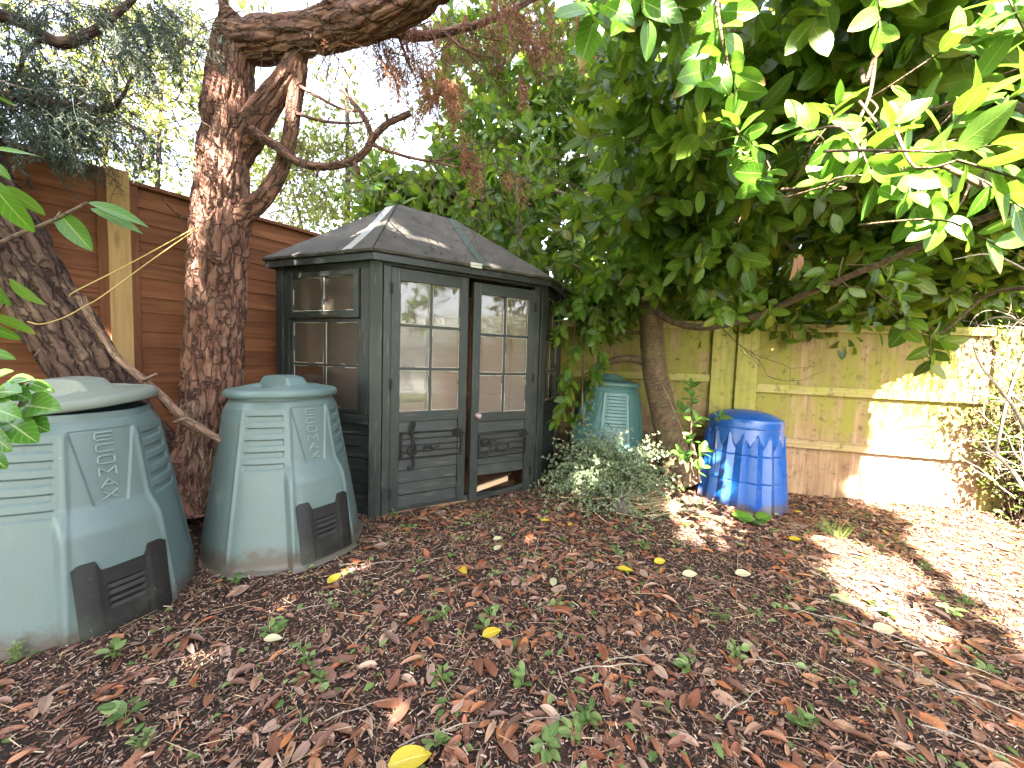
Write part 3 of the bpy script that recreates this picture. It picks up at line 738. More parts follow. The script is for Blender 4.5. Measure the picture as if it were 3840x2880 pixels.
# jointing strips on the roof
def strip(name, a, b, w, mat, dirn, lift=.026):
    a, b = np.asarray(a, float), np.asarray(b, float); d = norm(b-a); s = norm(dirn-d*(dirn@d)); n = norm(np.cross(s, d)); n = n if n[2] > 0 else -n
    m = MB(); k = 16; V = []
    for i in range(k):
        t = i/(k-1); c = a+(b-a)*t; c = c-np.array([0, 0, .028*4*t*(1-t)*.7])
        for j in (-1, 1): V += [c+s*w/2*j+n*lift, c+s*w/2*j+n*(lift-.03)]
    V = np.array(V); q = []
    for i in range(k-1):
        o = i*4; q += [[o, o+2, o+6, o+4], [o, o+4, o+5, o+1], [o+2, o+3, o+7, o+6]]
    m.add(V, q); return dparent(name, m, mat, rf_o)
strip('roof_strip', E[0]+(E[1]-E[0])*.79+np.array([0, 0, .0]), RA+(E[0]-RA)*.06, .075, STRIPM, norm(eL))
strip('roof_strip', E[1]+(E[2]-E[1])*.56, RB+(RA-RB)*.08, .07, STRIPD, norm(eF))
# music ornaments of bent iron hung on the doors
def ornament(fd, u0, u1, v0, v1, slope, bass, label):
    m = MB(); n = .014; r = .006
    P = lambda *pts: fd(np.array([[u, v+slope*(u-u0), n] for u, v in pts]))
    root = empty('music_ornament', P((u0, v0))[0]); tag(root, label, 'ornament', 'iron music ornaments on the doors')
    cc = lambda o: (setattr(o, 'parent', root), setattr(o, 'matrix_parent_inverse', Matrix.Translation(-root.location)))
    for i in range(5):
        v = v0+(v1-v0)*i/4; k = np.linspace(u0, u1, 7); tube(m, P(*[(u, v+.002*math.sin(u*31+i)) for u in k]), [r*.8]*7, 6, .05)
    tube(m, P((u0, v0-.004), (u0, v1+.004)), [r*1.3]*2, 6); tube(m, P((u1, v0+(v1-v0)*.1), (u1, v1)), [r*1.2]*2, 6)
    cc(m.build('stave', IRON, smooth=True))
    m = MB(); h = v1-v0
    if not bass:
        cx = u0+.075; cy = v0+h*.3
        pts = [(cx+.012, cy+.0)]
        for a in np.linspace(0, 5.6, 16): pts.append((cx+(.012+.0052*a)*math.cos(a+.3), cy+(.012+.0052*a)*math.sin(a+.3)))
        pts += [(cx+.02, cy+.06), (cx-.012, cy+h*.8), (cx+.006, v1+.075), (cx+.022, v1+.055), (cx+.006, v1), (cx+.012, cy-.02), (cx+.016, v0-.055), (cx-.002, v0-.085), (cx-.024, v0-.07), (cx-.012, v0-.055)]
        tube(m, P(*pts), [r*1.25]*len(pts), 6, .008); cc(m.build('clef', IRON, smooth=True))
        m = MB(); tube(m, P((u0+.17, v0+.06), (u0+.19, v0+.085), (u0+.22, v0+.075), (u0+.24, v0+.055)), [.006, .013, .013, .005], 8, .01); tube(m, P((u0+.235, v0+.06), (u0+.29, v0+.08)), [r, r], 6)
        cc(m.build('note', IRON, smooth=True))
        m = MB()
    else:
        cx = u0+.055; cy = v1-.05; pts = []
        for a in np.linspace(0, 6.4, 20): pts.append((cx+(.008+.0058*a)*math.cos(a), cy+(.008+.0058*a)*math.sin(a)))
        pts += [(cx+.052, cy-.05), (cx+.03, cy-.1), (cx-.008, cy-.15)]
        tube(m, P(*pts), [r*1.2]*len(pts), 6, .008)
        for dv in (.02, -.015): tube(m, P((cx+.085, cy+dv-.006), (cx+.085, cy+dv+.006)), [.006, .006], 8)
        cc(m.build('clef', IRON, smooth=True)); m = MB()
        pts = [(u0+.17, v0+.11), (u0+.165, v0+.06), (u0+.2, v0+.035), (u0+.25, v0+.04), (u0+.275, v0+.075), (u0+.25, v0+.095)]
        tube(m, P(*pts), [r*1.1]*len(pts), 6, .01); cc(m.build('note', IRON, smooth=True)); m = MB()
    e = u1-.02
    pts = [(e+.04*math.cos(a), v1-.03+.013*math.sin(a)) for a in np.linspace(0, 6.0, 16)]
    tube(m, P(*pts), [r*1.2]*16, 6, .01)
    pts = [(e-.03+.02*math.cos(a), v1-.01+.018*math.sin(a)) for a in np.linspace(.5, 5.5, 10)]
    tube(m, P(*pts), [r]*10, 6, .01); cc(m.build('scroll', IRON, smooth=True))
ornament(fdl, .08, wdl-.04, .405, .60, -.01, False, 'rusty iron treble clef stave hung on the left door panel')
ornament(fdr, .07, wdr-.06, .355, .545, .02, True, 'rusty iron bass clef stave hung on the broken right door')

m = MB(); P, D = [], []
for k in range(260):
    c = facets[random.choice((0, 1, 1, 1, 2))]; a, b = random.random(), random.random()**1.6*.9; q = (c[0]*(1-a)+c[1]*a)*(1-b)+(c[-1]*(1-a)+c[2]*a)*b
    P.append(q+np.array([0, 0, .026-.03*16*a*(1-a)*b*(1-b)])); D.append([random.gauss(0, 1), random.gauss(0, 1), random.gauss(0, .25)])
P, D = np.array(P), norm(np.array(D)); x = norm(np.cross(D, [0, 0, 1.])); L_ = rng.uniform(.008, .035, len(P))[:, None]
m.add(np.stack([P, P+D*L_*.5+x*L_*.22, P+D*L_, P+D*L_*.5-x*L_*.22], 1).reshape(-1, 3), np.arange(len(P)*4).reshape(-1, 4))
tag(m.build('roof_litter', CHIPS), 'bits of leaf and needle lying on the summerhouse roof felt', 'litter', kind='stuff')
# ------------------------------------------------------------------ compost bins
HP = np.array([0, .02, .30, .78, .815, .825, .85]); AP = np.array([.402, .396, .352, .274, .258, .250, .248])
PK = 11
def octa(th):
    s = 0
    for k in range(8): s = s+np.maximum(np.cos(th-k*math.pi/4), 0)**PK
    return s**(-1/PK)
def eco_r(th, h):
    a = np.interp(h, HP, AP); r = a*octa(th)*.985
    for k in range(8):
        e = (k+.5)*math.pi/4; dd = np.angle(np.exp(1j*(th-e)))*a
        r = r+.006*np.exp(-(dd/.010)**2)*sstep(.02, .08, h)*sstep(.80, .76, h)
    d0 = np.angle(np.exp(1j*th)); s = d0*a
    hw = .172-.05*np.clip(h, 0, .5)
    r = r+.034*sstep(.515, .40, h)*sstep(hw+.016, hw-.012, np.abs(s))
    # tapering name panel
    pw = np.interp(h, [.49, .50, .785], [.034, .052, .096]); inn = sstep(pw+.003, pw-.003, np.abs(s))*sstep(.494, .50, h)*sstep(.79, .784, h)
    r = r-.005*inn
    # slots on the diagonal faces
    for k in (1, 3, 5, 7):
        sk = np.angle(np.exp(1j*(th-k*math.pi/4)))*a
        for hc in (.735, .675, .615, .555, .495):
            w = .30*a
            q = sstep(w+.004, w-.004, np.abs(sk))*sstep(.0175, .0105, np.abs(h-hc))
            r = r-.009*q
    return r
def surf(s, h, off=0., a0=0.):
    """point on the body at arc distance s from the middle of the front"""
    a = np.interp(h, HP, AP); th = s/a; r = eco_r(th, h)+off
    return np.stack([r*np.cos(th), r*np.sin(th), h], -1)
LET = {'E': [[(1, .98), (.1, .98), (0, .8), (0, .5), (.9, .5)], [(0, .5), (0, .2), (.1, .02), (1, .02)]],
       'C': [[(1, .95), (.15, .95), (0, .78), (0, .22), (.15, .05), (1, .05)]],
       'O': [[(.2, 0), (.8, 0), (1, .2), (1, .8), (.8, 1), (.2, 1), (0, .8), (0, .2), (.2, 0)]],
       'M': [[(0, 0), (0, 1), (.5, .35), (1, 1), (1, 0)]],
       'A': [[(0, 0), (.5, 1), (1, 0)], [(.2, .32), (.8, .32)]],
       'X': [[(0, 0), (1, 1)], [(1, 0), (0, 1)]]}
def make_bin(name, label, mat, lidmat):
    root = empty(name); tag(root, label, 'compost bin', 'grey green compost bins')
    nu, nv = 640, 230
    th = np.linspace(0, 2*math.pi, nu, endpoint=False); hh = np.concatenate([np.linspace(0, .45, 70), np.linspace(.452, .80, 140), np.linspace(.802, .85, 20)])
    T, H = np.meshgrid(th, hh); r = eco_r(T, H)
    V = np.stack([r*np.cos(T), r*np.sin(T), H], -1)
    # inner lip so the wall has thickness, flared foot
    rim = []
    for dr, z in ((-.010, .852), (-.016, .845), (-.018, .80), (-.02, .6), (-.03, .3)):
        h = np.full(nu, z); rr = np.interp(h, HP, AP)*octa(th)*.985+dr; rim.append(np.stack([rr*np.cos(th), rr*np.sin(th), h], -1))
    V = np.concatenate([V, np.array(rim)]); 
    foot = V[0].copy(); foot[:, :2] *= 1.045; foot[:, 2] = -.012; V = np.concatenate([foot[None], V])
    m = MB(); m.add(V.reshape(-1, 3), grid_faces(nu, len(V), True)); body = m.build('body', mat, root, smooth=True)
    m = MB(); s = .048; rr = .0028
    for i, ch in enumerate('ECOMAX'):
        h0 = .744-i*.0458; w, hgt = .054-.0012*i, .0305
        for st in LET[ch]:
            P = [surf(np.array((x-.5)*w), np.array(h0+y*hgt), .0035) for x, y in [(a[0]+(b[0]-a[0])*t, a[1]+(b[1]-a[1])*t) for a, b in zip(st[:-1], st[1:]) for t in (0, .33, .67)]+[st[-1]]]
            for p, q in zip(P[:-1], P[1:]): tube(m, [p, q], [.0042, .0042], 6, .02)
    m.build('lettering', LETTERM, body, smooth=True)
    # dark hatch at the foot
    S = np.linspace(-.128, .128, 53); hs = np.linspace(0, 1, 34)
    ear = sstep(.058, .074, np.abs(S)); topz = .268+.04*ear-.012*sstep(.11, .128, np.abs(S))
    SS, HS = np.meshgrid(S, hs); TZ = .012+HS*(topz[None]-.012)
    off = .007+.003*np.repeat(ear[None], 34, 0)
    for hc in (.205, .18, .155, .13): off = off-.005*sstep(.052, .046, np.abs(SS))*sstep(.007, .003, np.abs(TZ-hc))
    P = surf(SS, TZ, 0); nr = P.copy(); nr[..., 2] = 0; nr = norm(nr); P = P+nr*off[..., None]
    edge = P.copy()-nr*.016
    V = np.concatenate([P.reshape(-1, 3)]); m = MB(); m.add(V, grid_faces(53, 34))
    ring = list(range(53))+[52+53*i for i in range(1, 34)]+[53*33+i for i in range(51, -1, -1)]+[53*i for i in range(32, 0, -1)]
    ring = np.array(ring); k = len(ring); a = V[ring]; b = edge.reshape(-1, 3)[ring]
    m.add(np.vstack([a, b]), [[i, (i+1) % k, (i+1) % k+k, i+k][::-1] for i in range(k)])
    m.build('hatch', BLACKP, root, smooth=True).modifiers.new('es', 'EDGE_SPLIT')
    # lid with a moulded handle across it
    lid = empty('lid'); lid.parent = root; lid.location = (0, 0, .845)
    nr_, na = 70, 240; fr = np.linspace(0.001, 1, nr_); ta = np.linspace(0, 2*math.pi, na, endpoint=False)
    FR, TA = np.meshgrid(fr, ta, indexing='ij'); Rl = .274*(octa(TA)*.6+.4)
    x = FR*Rl*np.cos(TA); y = FR*Rl*np.sin(TA)
    z = .022+.05*(1-FR**2.0)
    hy = sstep(.062, .045, np.abs(y))*sstep(.18, .12, np.abs(x)); pk = sstep(.02, .05, np.abs(y)-.03)*sstep(.175, .13, np.abs(y))*sstep(.15, .10, np.abs(x))
    z = z+.034*hy-.036*pk
    z = z+.006*sstep(.9, .93, FR)*sstep(1.0, .97, FR)
    V = [np.stack([x, y, z], -1)]
    for k_, (f_, zz) in enumerate(((1.012, .018), (1.018, .008), (1.014, -.004), (1.0, -.009), (.96, -.008), (.9, .0))):
        V.append(np.stack([f_*Rl[-1]*np.cos(ta), f_*Rl[-1]*np.sin(ta), np.full(na, zz)], -1)[None])
    V = np.concatenate(V); m = MB(); m.add(V.reshape(-1, 3), grid_faces(na, len(V), True))
    m.build('cover', lidmat, lid, smooth=True)
    return root, lid
b1, lid1 = make_bin('compost_bin', 'grey green compost bin with closed lid standing against the summerhouse wall', TEAL, TEALL)
b1.location = (-1.36, 2.31, gz(-1.36, 2.31)+.0); b1.scale = (1.05,)*3; b1.rotation_euler = (R(.5), R(-1), R(-32.5))
b2 = copy_tree(b1); b2['label'] = 'largest grey green compost bin with its lid ajar below the leaning conifer'
b2.location = (-1.96, 1.70, -.015); b2.rotation_euler = (R(.5), R(.5), R(-22.5))
for ch in b2.children:
    if ch.name.startswith('lid'):
        ch.location = (-.02, .01, .872); ch.rotation_euler = (Matrix.Rotation(R(6.5), 3, Vector((math.cos(R(-18)), math.sin(R(-18)), 0))) @ Matrix.Rotation(R(16), 3, 'Z')).to_euler()
        c = ch.children[0]; c.data = c.data.copy(); c.data.materials[0] = TEALD
b3 = copy_tree(b1); b3['label'] = 'dark green compost bin behind the small bush, beside the laurel trunk'
b3.location = (.95, 3.86, gz(.95, 3.86)-.01); b3.rotation_euler = (R(-1), R(-2.5), R(-135))
for ch in [c for c in b3.children_recursive if c.type == 'MESH' and c.name.split('.')[0] in ('body', 'cover')]:
    ch.data = ch.data.copy(); ch.data.materials[0] = TEAL3L if ch.name.startswith('cover') else TEAL3
# blue bin
bb = empty('blue_compost_bin', (2.15, 3.53, gz(2.15, 3.53)-.01)); tag(bb, 'bright blue faceted compost bin with domed lid in front of the board fence', 'compost bin')
N = 18; nu = N*24; th = np.linspace(0, 2*math.pi, nu, endpoint=False)
hh = np.unique(np.concatenate([np.linspace(0, .74, 180), [.245, .25, .255, .475, .48, .485]])); T, H = np.meshgrid(th, hh)
ph = (T*N/(2*math.pi)) % 1.0; tri = 1-np.abs(2*ph-1)
a = np.interp(H, [0, .66, .70, .74], [.372, .302, .298, .29])
ptop = .66-.115*np.abs(2*ph-1)
amp = sstep(ptop+.012, ptop-.012, H)
r = a+amp*.03*(tri-.5)+(1-amp)*.004
for g in (.25, .48): r = r-.007*np.exp(-((H-g)/.0045)**2)
r = r+.003*(H > .25)*(H < .48)*0
m = MB(); m.add(np.stack([r*np.cos(T), r*np.sin(T), H], -1).reshape(-1, 3), grid_faces(nu, len(hh), True)); o = m.build('body', BLUE, bb, smooth=True)
o.modifiers.new('es', 'EDGE_SPLIT').split_angle = R(18)
prof = [(.292, .70), (.302, .704), (.305, .716), (.303, .762), (.297, .78), (.29, .79), (.24, .815), (.17, .842), (.08, .857), (.001, .862)]
prof, _ = smooth_path(np.array([(p, 0, q) for p, q in prof]), np.ones(len(prof)), .012)
th = np.linspace(0, 2*math.pi, 96, endpoint=False)
V = np.stack([np.stack([p[0]*np.cos(th), p[0]*np.sin(th), np.full(96, p[2])], -1) for p in prof])
m = MB(); m.add(V.reshape(-1, 3), grid_faces(96, len(prof), True)); m.build('lid', BLUE, bb, smooth=True)
bb.rotation_euler = (R(-1), R(2), R(8))
# ------------------------------------------------------------------ where the sun gets through
def ray_plane(dx, dy, P, n):
    d = at(dx, dy, 1.)-CAM; return CAM+d*(((P-CAM)@n)/(d@n))
def in_poly(x, y, poly):
    c = False; n = len(poly); j = n-1
    for i in range(n):
        xi, yi = poly[i]; xj, yj = poly[j]
        if (yi > y) != (yj > y) and x < (xj-xi)*(y-yi)/(yj-yi)+xi: c = not c
        j = i
    return c
def lit_poly(world, r, step):
    """fill a flat polygon of real points with sun targets"""
    W = np.array(world); o = W[0]; e1 = norm(W[1]-o); n = norm(np.cross(e1, W[2]-o)); e2 = np.cross(n, e1)
    q = np.stack([(W-o)@e1, (W-o)@e2], 1); lo, hi = q.min(0), q.max(0)
    for a in np.arange(lo[0]+step/2, hi[0], step):
        for b in np.arange(lo[1]+step/2, hi[1], step):
            if in_poly(a, b, q.tolist()): lit(o+e1*a+e2*b+rng.normal(0, .012, 3), r*random.uniform(.8, 1.15))
nF = np.array([FRD[1], -FRD[0], 0]); G0 = np.array([0, 0, -.1]); NZ = np.array([0, 0, 1.])
lit_poly([ray_plane(x, y, FR0, nF) for x, y in ((1850, 1080), (1885, 1010), (1925, 965), (1925, 880), (1990, 840), (2040, 860), (2075, 800), (2120, 760), (2260, 700), (2400, 780), (2400, 1130), (2100, 1105))], .17, .13)
lit_poly([ray_plane(x, y, G0, NZ) for x, y in ((1945, 1097), (2040, 1170), (2150, 1280), (2330, 1430), (2700, 1750), (3200, 1600), (2700, 1150), (2200, 1110), (2050, 1097))], .17, .15)
lit_poly([ray_plane(x, y, G0, NZ) for x, y in ((1785, 1185), (1850, 1180), (1965, 1235), (1960, 1262), (1880, 1235))], .075, .07)
lit_poly([ray_plane(x, y, G0, NZ) for x, y in ((1795, 1245), (1850, 1245), (1990, 1335), (1985, 1370), (1880, 1320), (1835, 1275))], .08, .07)
for x, y, z in ((412, 870, 2.3), (415, 930, 2.3), (420, 985, 2.25), (425, 1010, 2.2)): lit(at(x, y, z), .03)
for x, y in ((350, 845), (375, 880), (400, 905)): lit(at(x, y, 2.02), .0)
nL = np.array([.36, -.93, 0])
for x, y, r in ((618, 610, .05), (655, 610, .045), (668, 650, .04), (655, 690, .045), (640, 730, .04), (625, 765, .04), (607, 600, .03), (606, 680, .03), (606, 740, .03), (606, 800, .03), (615, 830, .05), (690, 600, .02), (770, 700, .015)): lit(ray_plane(x, y, PL, nL), r-.035)
for x, y in ((660, 530), (690, 515), (720, 535), (770, 515), (850, 500), (890, 545), (920, 530), (1010, 565), (960, 520), (1150, 590), (810, 480), (1060, 575)): lit(at(x, y, 3.05), random.uniform(-.01, .02))
for x, y in ((760, 1258), (800, 1243), (640, 1330), (1160, 1190), (1230, 1195)): lit(ray_plane(x, y, G0, NZ), random.uniform(-.02, .0))
for x, y in ((335, 810), (360, 815)): lit(ray_plane(x, y, FL0, np.array([.809, -.588, 0])), .035)
# bright sprigs of the laurel at upper right
FRONT = [(1300, 5, 1.0, -.5, -1, 7, .135), (1385, -5, 1.05, .3, -1, 5, .12), (1560, 40, 1.35, .1, -1, 9, .125), (1530, 130, 1.35, -.3, -.9, 8, .13), (1580, 150, 1.35, .3, -1, 8, .125),
 (1745, 275, 1.35, -.6, .3, 8, .115), (1800, 240, 1.4, .3, .9, 7, .11), (1840, 285, 1.35, -.4, -.3, 8, .12), (1590, 270, 1.6, -.4, .7, 7, .12), (1620, 300, 1.6, .7, -.5, 6, .11),
 (1905, 300, 1.15, .2, .8, 8, .115), (1940, 350, 1.1, .6, .3, 7, .115), (1880, 365, 1.1, .3, -1, 7, .105), (1960, 375, 1.08, -.1, -1, 7, .105), (2000, 355, 1.1, .5, -.6, 6, .11),
 (1790, 395, 1.4, -.7, .2, 8, .11), (1650, 380, 1.5, -.5, -.6, 8, .115), (1610, 330, 1.7, -.6, .2, 7, .12), (2100, 310, .88, .8, .1, 6, .125), (2150, 360, .82, .6, -.4, 6, .12), (2070, 250, 1.1, .3, .6, 7, .12),
 (2190, 200, 1.1, .3, .5, 7, .12), (2120, 160, 1.2, .2, .3, 7, .12), (2110, 500, 1.1, .8, -.6, 5, .11), (2040, 470, 1.25, -.6, -.4, 7, .105), (1980, 440, 1.3, -.2, -.9, 7, .1), (2150, 100, 1.2, -.2, .6, 7, .12), (2200, 30, 1.1, -.4, .4, 6, .13),
 (2180, 420, 1.0, .2, -.5, 6, .12), (2060, 90, 1.3, .3, .2, 7, .12), (1990, 230, 1.4, -.5, .1, 7, .11), (1900, 20, 1.3, .1, -1, 5, .12)]
MIDS = [(1445, 300, 2.0, -.3, -.5, 8, .12), (1480, 330, 2.1, .4, -.3, 7, .12), (1440, 210, 2.3, -.5, .1, 7, .12), (1350, 460, 2.4, -.4, -.4, 8, .12), (1300, 470, 2.6, -.6, -.3, 8, .12), (1250, 450, 2.8, .2, -.8, 8, .115),
 (1560, 665, 2.6, -.5, -.7, 7, .125), (1590, 680, 2.6, .3, .6, 7, .115), (1540, 660, 2.7, -.7, .3, 6, .12), (1665, 665, 2.6, .3, -.6, 6, .11), (1640, 655, 2.6, -.4, .4, 6, .11), (1905, 610, 2.0, .4, .3, 7, .105), (1940, 630, 2.0, .5, -.6, 6, .105), (1960, 690, 1.95, -.4, -.8, 7, .105),
 (2000, 715, 1.95, .5, -.3, 7, .1), (2030, 735, 1.9, .7, -.3, 6, .105), (2010, 760, 1.9, -.1, -1, 6, .095), (1780, 590, 2.5, -.3, -.5, 7, .11), (1830, 640, 2.3, -.1, -.9, 7, .1), (1720, 560, 2.7, .3, -.7, 7, .11), (1490, 200, 2.2, .2, .4, 7, .12),
 (1260, 650, 3.2, -.3, -.7, 7, .11), (1290, 720, 3.2, -.3, -.8, 7, .1), (1330, 700, 3.25, .6, -.3, 6, .095), (1420, 640, 3.3, -.5, -.3, 7, .11), (1340, 560, 3.2, -.3, -.8, 8, .11), (1230, 555, 3.0, -.5, -.7, 8, .11), (1290, 600, 3.2, .3, -.8, 8, .11), (1450, 560, 3.0, .3, -.6, 7, .11), (1560, 560, 3.0, -.2, -.8, 8, .11)]
for s in FRONT:
    lit(at(*s[:3]), .07 if s[0] > 1780 else .035, False)
for s in MIDS:
    if s[1] < 460: lit(at(*s[:3]), .05)
for k in range(46): lit(at(random.uniform(1230, 2150), random.uniform(60, 640), random.uniform(2.0, 3.2)), random.uniform(.0, .06))
FRONT = [(*s[:6], s[6]*.86) for s in FRONT]
def px_dir(s):
    d = Rv*s[3]+Uv*s[4]-Fv*random.uniform(-.1, .5); return norm(d)
def branch_set(root, name, mat, specs, seg=10, step=.04, disp=None, smooth=True):
    m = MB()
    for pts in specs:
        P = [at(p[0], p[1], p[2]) for p in pts]; tube(m, P, [p[3] for p in pts], seg, step, disp)
    o = m.build(name, mat, root, smooth=smooth)
    if root: o.matrix_parent_inverse = Matrix.Translation(-Vector(root.location))
    return o
def sub(o, root):
    o.parent = root; o.matrix_parent_inverse = Matrix.Translation(-Vector(root.location)); return o
def wander(p, d, L, r, depth, out, curl=.25, grav=0., fork=.5):
    """bare twigs that fork and wander; returned as short straight pieces"""
    n = max(3, int(L/.05)); d = np.array(d, float)
    for i in range(n):
        q = p+d*(L/n); r1 = r*(1-(i+1)/n*.6); out.append((p, q, r*(1-i/n*.6), r1))
        if depth and random.random() < fork:
            dd = norm(d+rng.normal(0, .7, 3)); wander(q, dd, L*random.uniform(.3, .6), r*.55, depth-1, out, curl, grav, fork)
        p = q; d = norm(d+rng.normal(0, curl, 3)+np.array([0, 0, grav]))
def twigs_mesh(out, mb=None):
    mb = mb or MB(); thin_tubes(mb, [o[0] for o in out], [o[1] for o in out], np.array([o[2] for o in out]), np.array([o[3] for o in out])); return mb
def needles(mb, P, d, L, w):
    """flat scale-leaf slivers"""
    P = np.asarray(P, float); n = len(P); d = norm(d); s = norm(np.cross(d, rng.normal(0, 1, (n, 3)))); L = np.broadcast_to(L, (n,))[:, None]; w = np.broadcast_to(w, (n,))[:, None]
    V = np.stack([P, P+d*L*.5+s*w, P+d*L, P+d*L*.5-s*w], 1)
    mb.add(V.reshape(-1, 3), np.arange(n*4).reshape(-1, 4))
def sprays(mb, base, d, L, side=14, need=7, w=.0022, grav=.5, nl=.022, stem=.0022, fan=.5):
    """conifer sprays: a hanging axis, side shoots, slivers along each shoot"""
    for b, dd, l in zip(base, d, L):
        p = np.array(b, float); dd = norm(np.array(dd, float)); pts = [p]; k = side
        pl = norm(np.cross(dd, rng.normal(0, 1, 3)))
        A, B, NP, ND = [], [], [], []
        for i in range(k):
            q = p+dd*l/k; A.append(p); B.append(q)
            s = l*fan*(1-i/k*.75)*random.uniform(.6, 1.1); sg = 1 if i % 2 else -1
            sd = norm(dd*.8+pl*sg*.7+rng.normal(0, .18, 3)+np.array([0, 0, -grav*.4]))
            A.append(q); B.append(q+sd*s)
            t = rng.uniform(.1, 1, need); NP.append(q+sd*s*t[:, None])
            ND.append(sd+rng.normal(0, .55, (need, 3))+np.array([0, 0, -.25]))
            p = q; dd = norm(dd+np.array([0, 0, -grav/k])+rng.normal(0, .05, 3))
        thin_tubes(mb, A, B, stem, stem*.4)
        NP = np.concatenate(NP); needles(mb, NP, np.concatenate(ND), nl*rng.uniform(.6, 1.3, len(NP)), w)
# ------------------------------------------------------------------ upright conifer
pc = at(462, 960, 2.45); tc = empty('conifer_tree', (pc[0], pc[1], 0)); tag(tc, 'upright conifer with peeling red brown bark and a thick limb bent to the right', 'conifer tree')
D1 = bark_disp(.015, 21, 4.2, .02, 1)
branch_set(tc, 'trunk', BARK, [[(448, 1090, 2.42, .26), (446, 1010, 2.43, .2), (456, 920, 2.44, .163), (463, 810, 2.45, .160), (466, 700, 2.45, .158), (471, 600, 2.45, .155), (475, 500, 2.45, .152), (481, 400, 2.45, .137), (489, 300, 2.45, .124), (498, 190, 2.45, .122), (507, 100, 2.45, .118), (518, 62, 2.43, .108), (528, 45, 2.42, .08)]], 150, .011, D1)
branch_set(tc, 'limb', BARK, [[(500, 90, 2.45, .115), (560, 88, 2.43, .113), (640, 78, 2.4, .11), (720, 62, 2.35, .108), (800, 40, 2.28, .105), (880, 5, 2.2, .095), (960, -50, 2.1, .08)]], 110, .012, bark_disp(.014, 20, 4.2, .016, 2))
branch_set(tc, 'limb', BARK, [[(500, 345, 2.5, .09), (530, 300, 2.47, .1), (560, 250, 2.44, .088), (590, 210, 2.43, .08), (625, 160, 2.43, .076), (648, 100, 2.44, .06)]], 90, .012, bark_disp(.009, 15, 3.2, .014, 3))
branch_set(tc, 'limb', BARK, [[(505, 480, 2.46, .09), (530, 458, 2.45, .06), (570, 425, 2.45, .053), (604, 372, 2.45, .047), (626, 300, 2.45, .043), (637, 220, 2.44, .04), (650, 140, 2.42, .038)]], 40, .02, bark_disp(.005, 20, 5, .01, 4))
branch_set(tc, 'branch', BARK, [[(480, 90, 2.43, .04), (488, 50, 2.42, .034), (482, 0, 2.4, .03), (478, -40, 2.4, .028)],
  [(800, 50, 2.35, .05), (850, 68, 2.45, .032), (910, 78, 2.5, .03), (1000, 62, 2.55, .027), (1080, 35, 2.6, .022), (1200, -30, 2.7, .02)],
  [(545, 285, 2.4, .036), (595, 315, 2.38, .028), (640, 348, 2.36, .027), (695, 361, 2.34, .026), (755, 351, 2.32, .027), (790, 325, 2.3, .025), (806, 298, 2.3, .024), (835, 268, 2.28, .02), (868, 252, 2.26, .02), (886, 244, 2.25, .019)],
  [(806, 298, 2.3, .018), (792, 265, 2.3, .016), (770, 230, 2.32, .013), (735, 190, 2.35, .01), (700, 150, 2.4, .007)],
  [(800, 310, 2.3, .013), (850, 330, 2.28, .01), (930, 347, 2.25, .009), (1010, 332, 2.22, .007), (1080, 295, 2.2, .005), (1110, 285, 2.2, .003)],
  [(930, 347, 2.25, .007), (1000, 362, 2.2, .006), (1080, 350, 2.15, .004), (1130, 335, 2.1, .003)],
  [(610, 165, 2.42, .012), (680, 205, 2.4, .01), (740, 235, 2.38, .009), (800, 240, 2.36, .008), (850, 210, 2.3, .006)],
  [(640, 245, 2.42, .012), (700, 262, 2.4, .01), (770, 265, 2.36, .008), (820, 252, 2.36, .005)],
  [(860, 75, 2.5, .012), (880, 130, 2.45, .009), (905, 190, 2.4, .006), (900, 240, 2.4, .004)], [(960, 70, 2.5, .01), (1010, 110, 2.45, .007), (1090, 130, 2.4, .004)],
  [(765, 350, 2.32, .02), (770, 364, 2.3, .016), (776, 374, 2.28, .012)], [(690, 361, 2.34, .012), (684, 380, 2.32, .007)], [(606, 370, 2.45, .02), (594, 352, 2.42, .012)], [(838, 266, 2.28, .012), (834, 246, 2.26, .011)], [(470, 560, 2.32, .03), (452, 552, 2.27, .018)], [(700, 20, 2.28, .03), (712, -5, 2.22, .02)],
  [(418, 478, 2.4, .012), (390, 468, 2.35, .008), (360, 440, 2.3, .006), (348, 420, 2.3, .003)]], 10, .03, bark_disp(.003, 30, 8, .006, 5))
o_ = []
for x, y, z, n_ in ((480, 60, 2.4, 10), (430, 120, 2.5, 10), (455, 260, 2.5, 5), (700, 120, 2.4, 14), (640, 300, 2.4, 7), (760, 350, 2.3, 6), (860, 90, 2.5, 14), (1000, 70, 2.5, 14), (960, 340, 2.25, 10), (1060, 320, 2.2, 10), (800, 250, 2.3, 10), (560, 20, 2.4, 8), (1100, 40, 2.6, 8), (700, 20, 2.3, 8)):
    for k in range(n_):
        p = at(x+random.uniform(-40, 40), y+random.uniform(-25, 25), z+random.uniform(-.1, .2))
        left = x < 500
        wander(p, norm(np.array([random.gauss(-1 if left else .3, .6), random.gauss(0, .5), random.gauss(-.1 if left else -.5, .6)])), random.uniform(.25, .6), .0038, 2, o_, .22, -.03, .32)
sub(twigs_mesh(o_).build('twigs', TWIG), tc)
m = MB()
